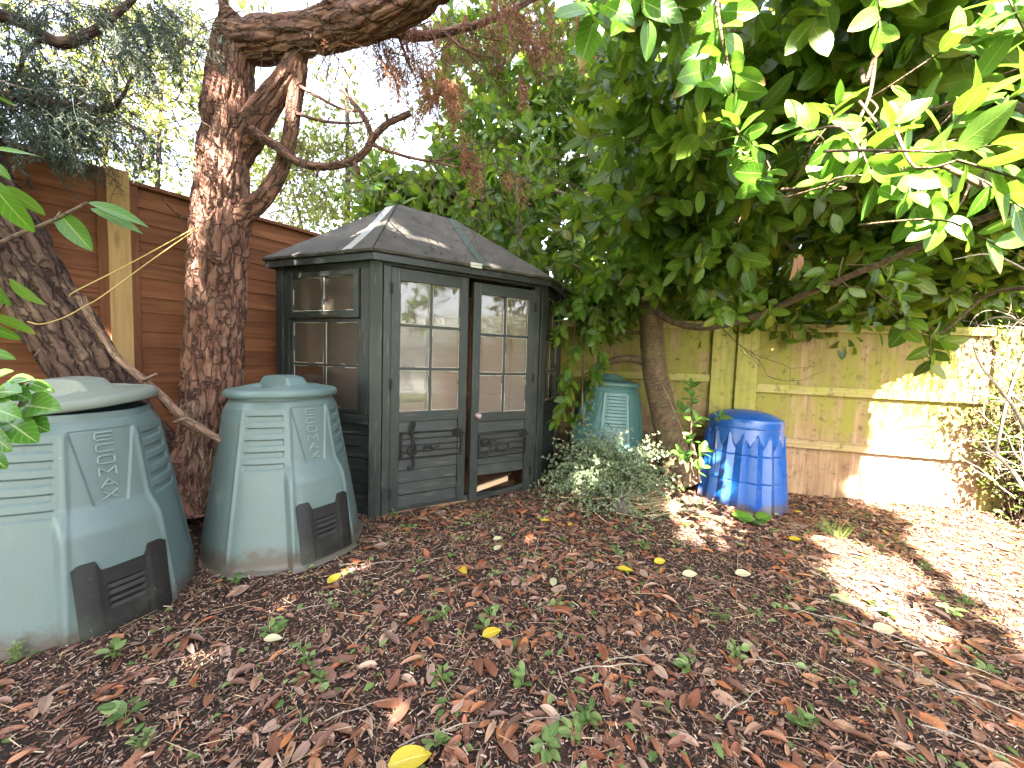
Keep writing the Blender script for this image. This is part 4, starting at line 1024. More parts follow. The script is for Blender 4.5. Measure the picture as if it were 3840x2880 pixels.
DEAD = [(890, 95, 2.45, 3), (870, 60, 2.5, 5), (838, 130, 2.4, 6), (850, 145, 2.4, 5), (915, 130, 2.35, 4), (945, 170, 2.25, 9), (960, 190, 2.25, 7), (930, 185, 2.3, 5), (1098, 10, 2.4, 7), (1110, 45, 2.4, 4), (1148, 85, 2.4, 5), (1145, 175, 2.35, 4), (1000, 320, 2.2, 6), (1020, 350, 2.2, 4), (905, 235, 2.3, 4), (1268, 100, 2.5, 2), (970, 230, 2.4, 3), (815, 90, 2.45, 5), (1060, 0, 2.5, 4), (1120, 380, 2.15, 2)]
bs, ds, ls = [], [], []
for x, y, z, n_ in DEAD:
    for k in range(n_+2): bs.append(at(x+random.gauss(0, 13), y+random.gauss(-8, 14), z+random.gauss(0, .05))); ds.append([random.gauss(.25, .35), random.gauss(0, .35), -1]); ls.append(random.uniform(.10, .22))
for k in range(100):      # brown sprays along the thin end of the limb
    t = random.random(); bs.append(at(790+470*t+random.gauss(0, 20), 70-40*t*t+random.gauss(0, 35), 2.45+.2*t+random.gauss(0, .12))); ds.append([random.gauss(.2, .6), random.gauss(0, .5), random.gauss(-.7, .5)]); ls.append(random.uniform(.12, .3))
sprays(m, bs, ds, ls, 12, 8, .0023, .4, .022, .0018, .42)
sub(m.build('dead_foliage', RUST), tc)
# ------------------------------------------------------------------ leaning conifer
pc = at(330, 1000, 2.35); tl = empty('leaning_conifer', (pc[0], pc[1], 0)); tag(tl, 'dark barked conifer leaning left behind the largest compost bin', 'conifer tree')
branch_set(tl, 'trunk', BARK2, [[(380, 1100, 2.42, .26), (345, 1030, 2.38, .2), (290, 950, 2.3, .172), (200, 820, 2.15, .152), (110, 672, 2.05, .15), (22, 525, 1.96, .147), (-70, 370, 1.88, .14), (-150, 190, 1.82, .13), (-190, -40, 1.8, .11)]], 130, .012, bark_disp(.018, 18, 2.6, .016, 6))
branch_set(tl, 'limb', BARK2, [[(-160, 60, 1.85, .06), (-40, 32, 1.9, .036), (30, 42, 1.95, .03), (90, 75, 2.0, .028), (140, 92, 2.05, .025), (210, 62, 2.1, .018), (270, 15, 2.15, .015), (330, -40, 2.2, .012)],
  [(-140, 200, 1.85, .05), (-20, 205, 1.9, .03), (70, 215, 1.95, .027), (150, 228, 2.0, .02), (230, 236, 2.1, .014), (260, 215, 2.1, .01), (280, 175, 2.15, .006)],
  [(100, 80, 2.0, .016), (60, 110, 1.95, .014), (42, 150, 1.95, .012), (20, 195, 1.95, .01)], [(150, 90, 2.05, .012), (165, 65, 2.1, .01), (270, 60, 2.15, .006)],
  [(150, 225, 2.0, .012), (200, 260, 2.05, .009), (270, 330, 2.1, .006), (320, 370, 2.15, .004)]], 12, .03, bark_disp(.004, 24, 6, .008, 7))
m = MB(); bs, ds, ls = [], [], []
for x0, x1, y0, y1, n_ in ((-40, 140, -20, 30, 55), (-40, 160, 130, 250, 170), (60, 230, 180, 300, 120), (180, 350, -20, 90, 110), (-40, 80, 60, 140, 40), (240, 420, -10, 60, 35), (150, 320, 90, 190, 45), (220, 330, 260, 300, 26), (-30, 120, 250, 290, 30)):
    for k in range(int(n_*.5)):
        bs.append(at(random.uniform(x0, x1), random.uniform(y0, y1), random.uniform(1.75, 2.5))); ds.append([random.gauss(.45, .4), random.gauss(0, .5), random.gauss(-.7, .35)]); ls.append(random.uniform(.14, .28))
sprays(m, bs, ds, ls, 13, 8, .0024, .5, .026, .0016, .42)
sub(m.build('foliage', NEEDLE), tl)
o_ = []
for k in range(90): wander(at(random.uniform(0, 430), random.uniform(-10, 260), random.uniform(1.9, 2.6)), norm(np.array([random.gauss(.7, .5), random.gauss(0, .4), random.gauss(-.3, .5)])), random.uniform(.25, .6), .003, 2, o_, .2, -.02, .3)
sub(twigs_mesh(o_).build('twigs', TWIG), tl)
m = MB(); A = []
for k in range(70):      # torn bark hanging along the underside and the foot of the trunk
    t = random.random(); p = at(60+110*t+random.gauss(0, 6), 700+125*t+random.gauss(0, 8), 1.98+.12*t); A.append((p, norm(np.array([.35, -.05, -.6])+rng.normal(0, .28, 3)), random.uniform(.04, .14)))
needles(m, [a[0] for a in A], np.array([a[1] for a in A]), [a[2] for a in A], .0045)
sub(m.build('torn_bark', DEADWOOD), tl)
m = MB(); A = []
for k in range(260):
    t = random.random(); p = at(418+random.gauss(0, 16)+22*t, 860+215*t, 2.24+random.gauss(0, .03)); A.append((p, norm(np.array([random.gauss(0, .25), -.1, -1])), random.uniform(.04, .13)))
needles(m, [a[0] for a in A], np.array([a[1] for a in A]), [a[2] for a in A], .006)
sub(m.build('torn_bark', DEADWOOD), tc)
# fallen branch leaning between the conifers
p0 = at(470, 948, 2.1); m = MB()
tube(m, [at(*p) for p in ((166, 640, 1.95), (205, 700, 1.97), (255, 772, 2.0), (330, 838, 2.02), (395, 902, 2.05), (440, 930, 2.08), (500, 965, 2.12))], [.008, .013, .019, .023, .025, .024, .02], 24, .015, bark_disp(.004, 26, 6, .008, 9))
for a, b in (((310, 822, 2.0), (338, 808, 1.97)), ((372, 890, 2.02), (352, 868, 1.98)), ((205, 700, 1.97), (182, 640, 1.97)), ((400, 905, 2.03), (372, 912, 1.98))): tube(m, [at(*a), at(*b)], [.01, .007], 8, .02)
br = m.build('fallen_branch', DEADWOOD, smooth=True); tag(br, 'broken pale branch leaning across the foot of both conifers', 'branch')
# twine
for lab, pts in (('upper yellow twine stretched from the upright conifer to the leaning one', ((428, 488, 2.32), (380, 515, 2.25), (270, 575, 2.08), (165, 628, 1.93), (150, 640, 1.95))), ('lower yellow twine sagging round the leaning conifer trunk', ((428, 492, 2.32), (330, 560, 2.15), (220, 640, 1.98), (185, 660, 1.9), (140, 685, 1.86), (90, 700, 1.84), (60, 695, 1.86)))):
    m = MB(); tube(m, [at(*p) for p in pts], [.0028]*len(pts), 6, .02); tag(m.build('twine', STRING, smooth=True), lab, 'string')
# ------------------------------------------------------------------ laurel
pc = at(1452, 1010, 3.72); la = empty('laurel_tree', (pc[0], pc[1], gz(pc[0], pc[1]))); tag(la, 'big cherry laurel with glossy leaves spreading over the summerhouse and fence', 'laurel tree')
branch_set(la, 'trunk', LBARK, [[(1478, 1035, 3.72, .19), (1464, 1000, 3.72, .15), (1443, 930, 3.72, .128), (1426, 860, 3.72, .119), (1414, 790, 3.72, .114), (1407, 710, 3.72, .110), (1402, 640, 3.71, .11), (1396, 580, 3.7, .105), (1398, 545, 3.7, .08)]], 60, .02, bark_disp(.002, 14, 14, .012, 11))
branch_set(la, 'branch', LBARK, [[(1398, 590, 3.7, .07), (1430, 500, 3.62, .06), (1470, 370, 3.5, .05), (1535, 170, 3.3, .042), (1590, -20, 3.2, .035)],
 [(1392, 590, 3.7, .065), (1378, 470, 3.8, .05), (1388, 260, 4.0, .04), (1405, 20, 4.1, .03)],
 [(1385, 600, 3.7, .045), (1330, 520, 3.75, .034), (1235, 430, 3.85, .026), (1120, 385, 3.95, .018)],
 [(1400, 620, 3.7, .06), (1470, 570, 3.8, .045), (1610, 490, 4.0, .036), (1800, 430, 4.2, .028), (1980, 380, 4.3, .02)],
 [(1403, 655, 3.66, .04), (1445, 690, 3.5, .031), (1500, 706, 3.3, .028), (1560, 702, 3.1, .026), (1640, 680, 2.9, .025), (1740, 635, 2.6, .023), (1850, 590, 2.35, .021), (1950, 548, 2.15, .019), (2080, 490, 1.9, .016), (2230, 430, 1.65, .013)],
 [(1400, 782, 3.74, .04), (1350, 774, 3.83, .034), (1310, 787, 3.92, .03), (1285, 830, 3.98, .022), (1275, 880, 4.0, .012)],
 [(1402, 720, 3.75, .018), (1355, 716, 3.85, .013), (1330, 700, 3.9, .01)], [(1475, 360, 3.5, .03), (1600, 280, 3.2, .022), (1760, 200, 2.9, .015)],
 [(1395, 560, 3.7, .03), (1290, 600, 3.6, .02), (1235, 570, 3.5, .012)], [(1520, 220, 3.35, .025), (1640, 100, 3.2, .018), (1760, 0, 3.1, .012)], [(1620, 120, 3.6, .028), (1600, 300, 3.7, .024), (1500, 520, 3.75, .03)]], 14, .03, bark_disp(.002, 20, 20, .006, 12))
# --- crown: sprigs of leaves through its volume
def canopy_low(x, y):
    z = np.interp(y, [1.2, 2, 3, 3.8, 4.4, 6.5], [2.75, 2.42, 2.03, 1.74, 1.64, 1.5])
    z = z+.85*sstep(.95, -.2, x)*sstep(4.8, 4.2, y)
    return z+.13*np.sin(x*2.3+y)+.08*np.sin(x*5.1-y*3)
bases, lens = [], []
def volume(n, fx, fy, fz):
    x = rng.uniform(*fx, n); y = rng.uniform(*fy, n); z = fz(x, y, n); return np.stack([x, y, z], 1)
V1 = volume(2300, (-.3, 5.4), (1.5, 4.5), lambda x, y, n: canopy_low(x, y)+rng.exponential(.22, n))
V1 = V1[(V1[:, 0] > .2*V1[:, 1]) | (V1[:, 1] > 3.6)]
V2 = volume(4600, (-1.9, 7), (4.75, 6.2), lambda x, y, n: rng.uniform(1.65, 5.6, n))
V2 = V2[((V2[:, 0] > -1.05) & (V2[:, 2] > 3.35-.5*(V2[:, 0] > -.4))) | (V2[:, 0] > -.3) | ((V2[:, 2] < 3.15+.4*(V2[:, 0]+1.9)) & (V2[:, 2] > 2.3))]
V2 = V2[~((V2[:, 0] < .3) & (V2[:, 2] > 3.0) & (rng.random(len(V2)) < .12))]
V2b = volume(800, (-1.75, .1), (4.7, 5.3), lambda x, y, n: rng.uniform(2.35, 3.2, n)-.12*x)
V3 = volume(900, (1.2, 6), (1.3, 3.8), lambda x, y, n: canopy_low(x, y)+rng.uniform(.25, 1.2, n))
V4 = volume(2300, (-1.3, 9.5), (6.2, 7.6), lambda x, y, n: rng.uniform(1.5, 7.2, n)); V4 = V4[(V4[:, 0] > -.2) | (V4[:, 2] > 3.9)]
VV = np.concatenate([V1, V2, V2b, V3, V4])
cl = np.array([noise.noise(Vector(p*1.7)) for p in VV]); VV = VV[cl > -.38]
d = rng.normal(0, .5, VV.shape)+np.array([-.15, -.75, -.3])
nearm = (VV[:, 1] < 3.1)
lv, ln = MB(), MB(); tw = MB()
for mask, tm, mb, k in ((nearm, MD, ln, 8), (~nearm, LO, lv, 9)):
    B, dd = VV[mask], norm(d[mask]); L = rng.uniform(.16, .34, len(B))
    P, D, Nn, S = sprigs(B, dd, L, k, rng.uniform(.125, .17, len(B)), up=.35, droop=.05, ax=1.)
    Nn = Nn+np.array([0, -.35, 0])
    ok = ~blocks_sun(P+norm(D)*S[:, None]*.5, .075)
    q = proj(P+D*S[:, None]*.5)          # keep the boughs clear of the doors and of the open sky on the left
    ok &= ~((P[:, 0] < .62) & (P[:, 1] < 4.55) & (P[:, 2] < 2.3))
    place_leaves(mb, tm, P[ok], D[ok], Nn[ok], S[ok]); thin_tubes(tw, B, B+dd*L[:, None]-np.array([0, 0, .05]), .004, .002)
sub(lv.build('crown', LAUREL, smooth=True), la); sub(ln.build('hanging_leaves', LAUREL, smooth=True), la)
# --- sprigs in front
MIDS += [(740, 420, 4.15, -.8, .1, 8, .14), (785, 408, 4.15, -.5, .4, 8, .14), (825, 405, 4.1, -.5, -.3, 8, .14), (865, 430, 4.0, -.6, -.5, 8, .13), (905, 420, 3.95, -.3, -.7, 8, .14), (945, 440, 3.9, -.2, -.8, 8, .13), (985, 455, 3.8, .1, -.9, 8, .13), (1025, 470, 3.7, -.2, -.8, 8, .13), (1065, 488, 3.6, .3, -.8, 8, .12), (845, 375, 4.2, -.5, .3, 8, .14), (905, 368, 4.1, -.3, -.2, 8, .14), (960, 388, 4.0, .2, -.6, 8, .14), (1010, 420, 3.9, -.3, -.7, 8, .14), (1120, 520, 3.5, -.3, -.8, 8, .12), (1160, 560, 3.5, -.2, -.8, 8, .12)]
mb = MB(); tips = []
for group, mat, nm in ((FRONT, LAUREL_NEW, 'young_leaves'), (MIDS, LAUREL, 'lower_leaves')):
    mb = MB()
    for s in group:
        b = at(*s[:3]); dd = px_dir(s); L = s[6]*1.15; b0 = b-dd*L*.5
        P, D, Nn, S = sprigs(b0[None], dd[None], L, s[5], s[6], up=.4, spread=1.05, droop=.1, bend=.15, ax=.8)
        Nn = Nn-Fv*.75
        place_leaves(mb, HI, P, D, Nn, S); tips.append((b0, b0+dd*L-np.array([0, 0, .15*L]), s))
    sub(mb.build(nm, mat, smooth=True), la)
thin_tubes(tw, [t[0] for t in tips], [t[1] for t in tips], .0035, .002)
for t in tips:      # carry every sprig back to a bough
    b0 = t[0]; s = t[2]; dd = norm(b0-t[1])
    p1 = b0+dd*.06+rng.normal(0, .02, 3)+np.array([.0, .03, .02]); p2 = p1+dd*.05+np.array([random.uniform(-.06, .1), random.uniform(.08, .2), random.uniform(-.02, .14)])
    tube(tw, [b0, p1, p2], [.0025, .003, .004], 6, .04)
for pts in (((1860, 150, 1.5, .008), (1870, 180, 1.45, .007), (1890, 120, 1.45, .006), (1880, 200, 1.42, .006), (1858, 255, 1.4, .005)), ((2230, 260, 1.1, .012), (2190, 225, 1.15, .009), (2120, 215, 1.2, .007), (2010, 235, 1.35, .005)), ((2230, 440, 1.0, .011), (2120, 400, 1.05, .008), (2000, 345, 1.1, .006), (1900, 355, 1.15, .004)), ((1545, -20, 1.3, .006), (1555, 60, 1.32, .006), (1572, 140, 1.35, .005), (1580, 200, 1.36, .004)), ((1690, 410, 1.7, .008), (1780, 400, 1.45, .006), (1830, 385, 1.4, .005)), ((1580, 595, 2.6, .004), (1600, 480, 2.5, .004), (1605, 440, 2.5, .003)), ((2230, 620, 1.6, .01), (2130, 640, 1.75, .007), (2030, 720, 1.9, .005), (1990, 690, 1.95, .004))):
    tube(tw, [at(*p[:3]) for p in pts], [p[3] for p in pts], 7, .03)
o_ = []
for k in range(120): wander(np.array([random.uniform(.6, 5), random.uniform(3.2, 5.2), random.uniform(1.75, 3.6)]), norm(rng.normal(0, 1, 3)), random.uniform(.4, 1.1), .006, 2, o_, .18, -.01, .25)
twigs_mesh(o_, tw)
sub(tw.build('twigs', LBARK, smooth=True), la)
m = MB(); P = at(1715, 555, 2.3)
place_leaves(m, DRY, np.array([P, P+[.03, 0, .02], P+[.015, .02, .0], P+[.04, .01, -.03]]), np.array([[-.1, 0, -1], [.15, 0, -1], [.5, 0, -.6], [.2, .3, -.8]]), np.array([[0, -1, .2]]*4)+rng.normal(0, .3, (4, 3)), [.14, .1, .08, .08]); sub(m.build('withered_leaves', DEADLEAF, smooth=True), la)
def shrub(name, label, cat, base, B, D, L, k, leaf, tm, mat, smat, group=None, up=.8, stems=None, **kw):
    r = empty(name, base); tag(r, label, cat, group); m = MB(); P, Dd, Nn, S = sprigs(B, D, L, k, leaf, up=up, **kw); Nn = Nn-Fv*.3
    place_leaves(m, tm, P, Dd, Nn, S); sub(m.build('leaves', mat, smooth=True), r)
    m = MB(); thin_tubes(m, B, B+norm(D)*np.broadcast_to(np.asarray(L), (len(B),))[:, None], .003, .0018); sub(m.build('twigs', smat, smooth=True), r)
    for pts in stems or (): m = MB(); tube(m, [p[:3] for p in pts], [p[3] for p in pts], 7, .03); sub(m.build('stem', smat, smooth=True), r)
    return r
# laurel growing up the side of the summerhouse
S_ = [(1240, 640), (1280, 660), (1225, 690), (1262, 700), (1300, 690), (1330, 705), (1250, 740), (1285, 745), (1230, 770), (1265, 790), (1300, 760), (1240, 820), (1270, 840), (1235, 850), (1285, 800), (1250, 870), (1225, 730), (1310, 720), (1260, 650), (1220, 800), (1295, 660), (1245, 900), (1212, 650), (1330, 660), (1275, 870), (1228, 880)]
B = np.array([at(x+random.gauss(0, 5), y, random.uniform(3.4, 3.68)) for x, y in S_]); D = rng.normal(0, .5, B.shape)+np.array([-.1, -.4, -.75])
bx = at(1255, 1000, 3.62)
shrub('laurel_shrub', 'dark glossy laurel hanging in a curtain at the right corner of the summerhouse', 'shrub', (bx[0], bx[1], 0), B, D, rng.uniform(.10, .17, len(B)), 8, .105, HI, LAUREL, LBARK, droop=.4,
  stems=[[(*at(1262, 985, 3.66), .012), (*at(1258, 850, 3.63), .009), (*at(1262, 720, 3.6), .008), (*at(1270, 600, 3.6), .006)], [(*at(1240, 960, 3.64), .008), (*at(1236, 800, 3.6), .006), (*at(1245, 660, 3.58), .005)]])
# sapling beside the blue bin
B = np.array([at(*p) for p in ((1492, 875, 3.2), (1495, 920, 3.2), (1498, 960, 3.18), (1485, 1000, 3.16), (1500, 1020, 3.16), (1490, 850, 3.22), (1480, 990, 3.15), (1545, 915, 3.3), (1482, 900, 3.2), (1505, 985, 3.18))]); D = np.array([[.1, -.2, 1], [.3, -.2, .8], [-.3, -.2, .8], [-.2, -.3, .7], [.4, -.3, .7], [0, -.1, 1], [-.5, -.3, .5], [.3, -.2, .7], [-.4, -.2, .8], [.5, -.2, .6]], float)
bx = at(1490, 1035, 3.17)
shrub('laurel_sapling', 'young bright green laurel sapling growing between laurel trunk and blue bin', 'sapling', (bx[0], bx[1], gz(bx[0], bx[1])), B, D, .11, 6, .092, HI, SAPLING, LBARK, up=.5, droop=.15,
  stems=[[(*at(1490, 1040, 3.17), .009), (*at(1492, 960, 3.19), .007), (*at(1494, 880, 3.21), .005), (*at(1490, 835, 3.22), .003)], [(*at(1545, 1010, 3.32), .005), (*at(1548, 920, 3.31), .003)]])
m = MB()
for pts in (((1430, 830, 3.4, .006), (1445, 865, 3.4, .01), (1470, 920, 3.35, .012), (1490, 985, 3.3, .013), (1508, 1040, 3.25, .014)), ((1452, 850, 3.38, .006), (1466, 840, 3.38, .004)), ((1445, 870, 3.4, .006), (1432, 850, 3.42, .004)), ((1495, 960, 3.3, .016), (1505, 1000, 3.28, .016), (1512, 1042, 3.24, .015))): tube(m, [at(*p[:3]) for p in pts], [p[3] for p in pts], 10, .03, bark_disp(.002, 30, 9, .005, 3))
tag(m.build('cut_branch', DEADWOOD, smooth=True), 'pale brown cut branch leaning on the laurel trunk behind the sapling', 'branch')
# laurel reaching in from the left edge
LE = [((128, 460), (196, 540), .78, .80, .5), ((187, 437), (324, 488), .80, .86, .42), ((-25, 385), (68, 503), .66, .70, .46), ((0, 402), (97, 462), .70, .76, .42), ((-30, 345), (24, 388), .7, .72, .5), ((-40, 322), (93, 335), .74, .8, .3), ((-28, 590), (16, 662), .7, .72, .6), ((18, 602), (96, 660), .72, .78, .36), ((-20, 682), (76, 718), .74, .8, .36), ((-25, 702), (46, 735), .72, .76, .4), ((-25, 757), (34, 776), .74, .76, .5), ((-40, 200), (30, 225), .75, .8, .4),
 ((40, 876), (120, 882), .80, .78, .62), ((34, 892), (98, 930), .8, .77, .6), ((10, 906), (72, 952), .78, .75, .58), ((18, 822), (72, 818), .8, .8, .5), ((62, 826), (114, 846), .82, .82, .5), ((-20, 930), (20, 975), .76, .74, .6), ((-10, 815), (25, 800), .78, .78, .6), ((-15, 850), (40, 845), .78, .76, .6), ((-25, 880), (36, 900), .76, .74, .6), ((-20, 980), (12, 1012), .76, .75, .6), ((10, 840), (60, 860), .8, .78, .55), ((-20, 760), (20, 770), .8, .8, .5), ((195, 450), (308, 500), .84, .88, .3)]
r = empty('laurel_bough', tuple(at(-60, 700, .8))); tag(r, 'close laurel bough reaching in over the largest bin from the left edge', 'shrub')
m1, m2 = MB(), MB()
for i, (a, b, za, zb, w) in enumerate(LE):
    A, Bp = at(*a, za), at(*b, zb); dd = Bp-A; Lh = np.linalg.norm(dd)
    t = leaf_template(10, 4, w, .12, .16 if i % 2 else .24, .7); nn = -Fv*1.0+Uv*random.uniform(.3, .9)+Rv*random.uniform(-.4, .4)
    place_leaves(m1 if i < 12 or i == 24 else m2, [t], A[None], dd[None], nn[None], Lh)
sub(m1.build('leaves', LAUREL_NEW, smooth=True), r); sub(m2.build('leaves', SAPLING, smooth=True), r)
m = MB()
for pts in (((-60, 560, .7, .004), (20, 515, .74, .0035), (110, 478, .77, .003), (190, 437, .80, .0022)), ((120, 476, .77, .0022), (130, 458, .78, .0018)), ((-60, 960, .75, .005), (0, 900, .77, .004), (36, 885, .79, .003), (60, 830, .81, .002)), ((-60, 700, .72, .004), (-20, 690, .73, .003), (20, 640, .73, .002)), ((-60, 420, .68, .004), (-20, 390, .68, .003))): tube(m, [at(*p[:3]) for p in pts], [p[3] for p in pts], 8, .02)
sub(m.build('stem', SAPLING and LBARK, smooth=True), r)
# ------------------------------------------------------------------ small grey green bush on cut straw
bx = np.array([.84, 3.2, gz(.84, 3.2)]); r = empty('small_bush', tuple(bx)); tag(r, 'straggly small leaved grey green bush in front of the bin beside the laurel trunk', 'bush')
lf_, st_ = MB(), MB(); A, Bq, PP, DD = [], [], [], []
for k in range(460):
    az = random.uniform(0, 6.283); el = random.uniform(.2, 1.5); Lb = random.uniform(.38, .64)*(1-.12*math.cos(az)); p = bx+np.array([random.gauss(0, .12), random.gauss(0, .09), .0])
    if math.cos(az) > 0: Lb *= 1.1
    d = np.array([math.cos(az)*math.cos(el), math.sin(az)*math.cos(el), math.sin(el)])*np.array([.5, .5, .95])+np.array([.02, 0, 0]); n_ = 14
    for i in range(n_):
        q = p+norm(d)*Lb/n_; A.append(p); Bq.append(q)
        for s in range(8 if i > 2 else 2): PP.append(q); DD.append(norm(d)*.5+rng.normal(0, .7, 3))
        p = q; d = d+np.array([0, 0, -.075])+rng.normal(0, .09, 3)
        if q[2] < gz(q[0], q[1])+.015: d[2] = abs(d[2])*.3+.05
thin_tubes(st_, A, Bq, .0011, .0009); PP = np.array(PP)
place_leaves(lf_, [leaf_template(2, 2, .55, .1, .1)], PP, np.array(DD), np.array([0, -.5, .8])+rng.normal(0, .4, PP.shape), rng.uniform(.013, .025, len(PP)))
sub(lf_.build('leaves', LONICERA), r); sub(st_.build('stems', TWIG), r)
m = MB()
for k in range(110):
    x, y = random.gauss(.9, .17), random.gauss(2.95, .12); z = gz(x, y); a = random.gauss(.3, .7); l = random.uniform(.08, .34); p = np.array([x, y, z+random.uniform(.01, .1)]); d = np.array([math.cos(a), math.sin(a)*.7, random.uniform(-.1, .25)])
    thin_tubes(m, p[None], (p+norm(d)*l)[None], random.uniform(.0015, .005), .0012)
tag(m.build('cut_straw', STRAW), 'heap of dry cut stalks under the small grey green bush', 'straw', kind='stuff')
# ------------------------------------------------------------------ overgrown shrub at the right edge
bx = at(2205, 1120, 3.3); r = empty('thorny_shrub', (bx[0], bx[1], gz(bx[0], bx[1]))); tag(r, 'sunlit scrubby shrub with pale bare twigs at the right end of the board fence', 'shrub')
o_ = []; P, D = [], []
for k in range(40):
    b = np.array([bx[0]+random.gauss(.1, .13), bx[1]+random.gauss(-.05, .1), r.location.z]); wander(b, norm(np.array([random.gauss(0, .12), random.gauss(0, .16), 1])), random.uniform(.7, 1.5), .009, 2, o_, .1, .02, .3)
o_ = [o for o in o_ if proj(o[1])[0, 0] > 2085 and o[1][0] > 3.95]
sub(twigs_mesh(o_).build('stems', TWIG, smooth=True), r)
ends = np.array([o[1] for o in o_]); pick = rng.integers(0, len(ends), 3600); P = ends[pick]+rng.normal(0, .045, (3600, 3))
m = MB(); ok = (proj(P)[:, 0] > 2082) & (P[:, 0] > 3.95)
D = rng.normal(0, .7, P.shape)+np.array([-.2, -.3, -.2]); place_leaves(m, LO, P[ok], D[ok], (np.array([-.3, -.8, .6])+rng.normal(0, .5, P.shape))[ok], rng.uniform(.03, .065, ok.sum())); sub(m.build('leaves', IVY, smooth=True), r)
o_ = []
for k in range(24):
    b = at(random.uniform(2190, 2260), random.uniform(560, 1100), random.uniform(2.7, 3.2)); wander(b, norm(np.array([random.gauss(-.6, .5), random.gauss(-.2, .4), random.gauss(.2, .6)])), random.uniform(.25, .65), .005, 2, o_, .16, -.03, .3)
sub(twigs_mesh(o_).build('bare_twigs', PALETWIG, smooth=True), r)
for pts in (((2230, 590, 2.3, .007), (2140, 550, 2.35, .005), (2060, 560, 2.4, .003)), ((2230, 700, 2.3, .007), (2160, 685, 2.4, .005), (2110, 705, 2.5, .003), (2075, 760, 2.6, .002)), ((2230, 960, 2.3, .012), (2190, 880, 2.4, .01), (2120, 790, 2.5, .006), (2100, 740, 2.5, .004)), ((2230, 1080, 2.3, .012), (2180, 1010, 2.4, .01), (2120, 960, 2.5, .006)), ((2230, 720, 2.4, .008), (2180, 850, 2.5, .009), (2150, 980, 2.6, .009))):
    m = MB(); tube(m, [at(*p[:3]) for p in pts], [p[3] for p in pts], 7, .03); sub(m.build('bare_twig', PALETWIG, smooth=True), r)
# ------------------------------------------------------------------ trees beyond the left fence
def backtree(label, c, rad, n, leaf, trunk, tr, seed, mat=BACKTREE):
    r = empty('background_tree', tuple(trunk[0])); tag(r, label, 'tree', 'pale trees beyond the fence')
    m = MB(); tube(m, trunk, np.linspace(tr, tr*.4, len(trunk)), 12, .1, bark_disp(.004, 14, 5, .01, seed)); sub(m.build('trunk', DARKTRUNK, smooth=True), r)
    o_ = []
    for k in range(46): p = np.array(c)+rng.normal(0, .45, 3)*rad; wander(p, norm(rng.normal(0, 1, 3)+[0, 0, -.2]), random.uniform(.5, 1.3), .008, 2, o_, .15, -.02, .3)
    sub(twigs_mesh(o_).build('twigs', TWIG), r)
    ends = np.array([o[1] for o in o_]); k = rng.integers(0, len(ends), n); P = ends[k]+rng.normal(0, .07, (n, 3))
    m = MB(); place_leaves(m, LO, P, rng.normal(0, .6, P.shape)+[0, 0, -.6], rng.normal(0, .8, P.shape)+[0, -.6, .4], leaf*rng.uniform(.6, 1.2, n)); sub(m.build('crown', mat, smooth=True), r)
backtree('sparse pale tree whose leaves show left of the upright conifer trunk', at(350, 200, 5.6), (1.3, .8, 1.0) , 3600, .095, [at(330, 700, 6.0), at(340, 400, 5.9), at(350, 150, 5.7)], .05, 21)
backtree('slim dark trunked tree rising above the summerhouse roof', at(720, 330, 6.2), (.75, .6, 1.0), 3200, .09, [at(744, 700, 6.2), at(750, 480, 6.2), at(751, 300, 6.2), at(746, 150, 6.2)], .058, 22)
backtree('pale tree hanging behind the bent limb of the upright conifer', at(640, 420, 6.6), (.6, .6, .7), 900, .075, [at(690, 700, 6.8), at(650, 480, 6.8), at(600, 300, 6.7)], .03, 23)
backtree('leafy tree behind the top of the leaning conifer', at(270, 60, 6.0), (1.3, .8, .8), 1300, .08, [at(180, 700, 6.4), at(230, 300, 6.3), at(260, 0, 6.1)], .05, 24)
# ------------------------------------------------------------------ unseen tree added to block the sun from behind, hedge and greenhouse in the sun
r = empty('added_shade_tree', (-2.6, -4.6, 0)); tag(r, 'unseen broad dense tree added behind the viewer to shade the yard', 'tree')
m = MB(); tube(m, [(-2.6, -4.6, -.1), (-2.5, -4.6, 2), (-2.3, -4.5, 5)], [.25, .2, .12], 16, .2)
for k in range(9): tube(m, [(-2.4, -4.55, 2+.35*k), (-2.4+random.uniform(-2.5, 2.2), -4.4+random.uniform(-.8, .8), 3.2+.6*k)], [.07, .02], 8, .3)
sub(m.build('trunk', LBARK, smooth=True), r)
n = 35000; P = np.stack([rng.uniform(-6.6, 1.25, n), rng.uniform(-5.3, -3.5, n), rng.uniform(2., 10., n)], 1)
P2 = np.concatenate([np.stack([rng.uniform(1.25, 3.4, 6000), rng.uniform(-5.3, -3.5, 6000), rng.uniform(5.6, 11, 6000)], 1), np.stack([rng.uniform(-5.6, 2.4, 15000), rng.uniform(-5.3, -3.5, 15000), rng.uniform(10, 14, 15000)], 1)]); P = np.concatenate([P, P2])
D = norm(rng.normal(0, .6, P.shape)+[0, .3, -.7]); L_ = rng.uniform(.19, .27, len(P)); keep = ~blocks_sun(P+D*L_[:, None]*.5, .075); P, D, L_ = P[keep], D[keep], L_[keep]; m = MB(); place_leaves(m, LO, P, D, SUN+rng.normal(0, .45, P.shape), L_); sub(m.build('crown', LAUREL, smooth=True), r)  # added crown, leaves cut away so sun reaches only the chosen spots
r = empty('garden_hedge', (5.2, -.6, 0)); tag(r, 'sunlit mixed hedge and tall dry stalks to the right of the viewer', 'hedge')
n = 9000; t = rng.random(n); P = np.stack([4.6+1.2*t+rng.normal(0, .35, n)+.5*np.sin(t*9), -.7+3.2*t+rng.normal(0, .2, n), -.1+2.3*rng.random(n)**1.3], 1)
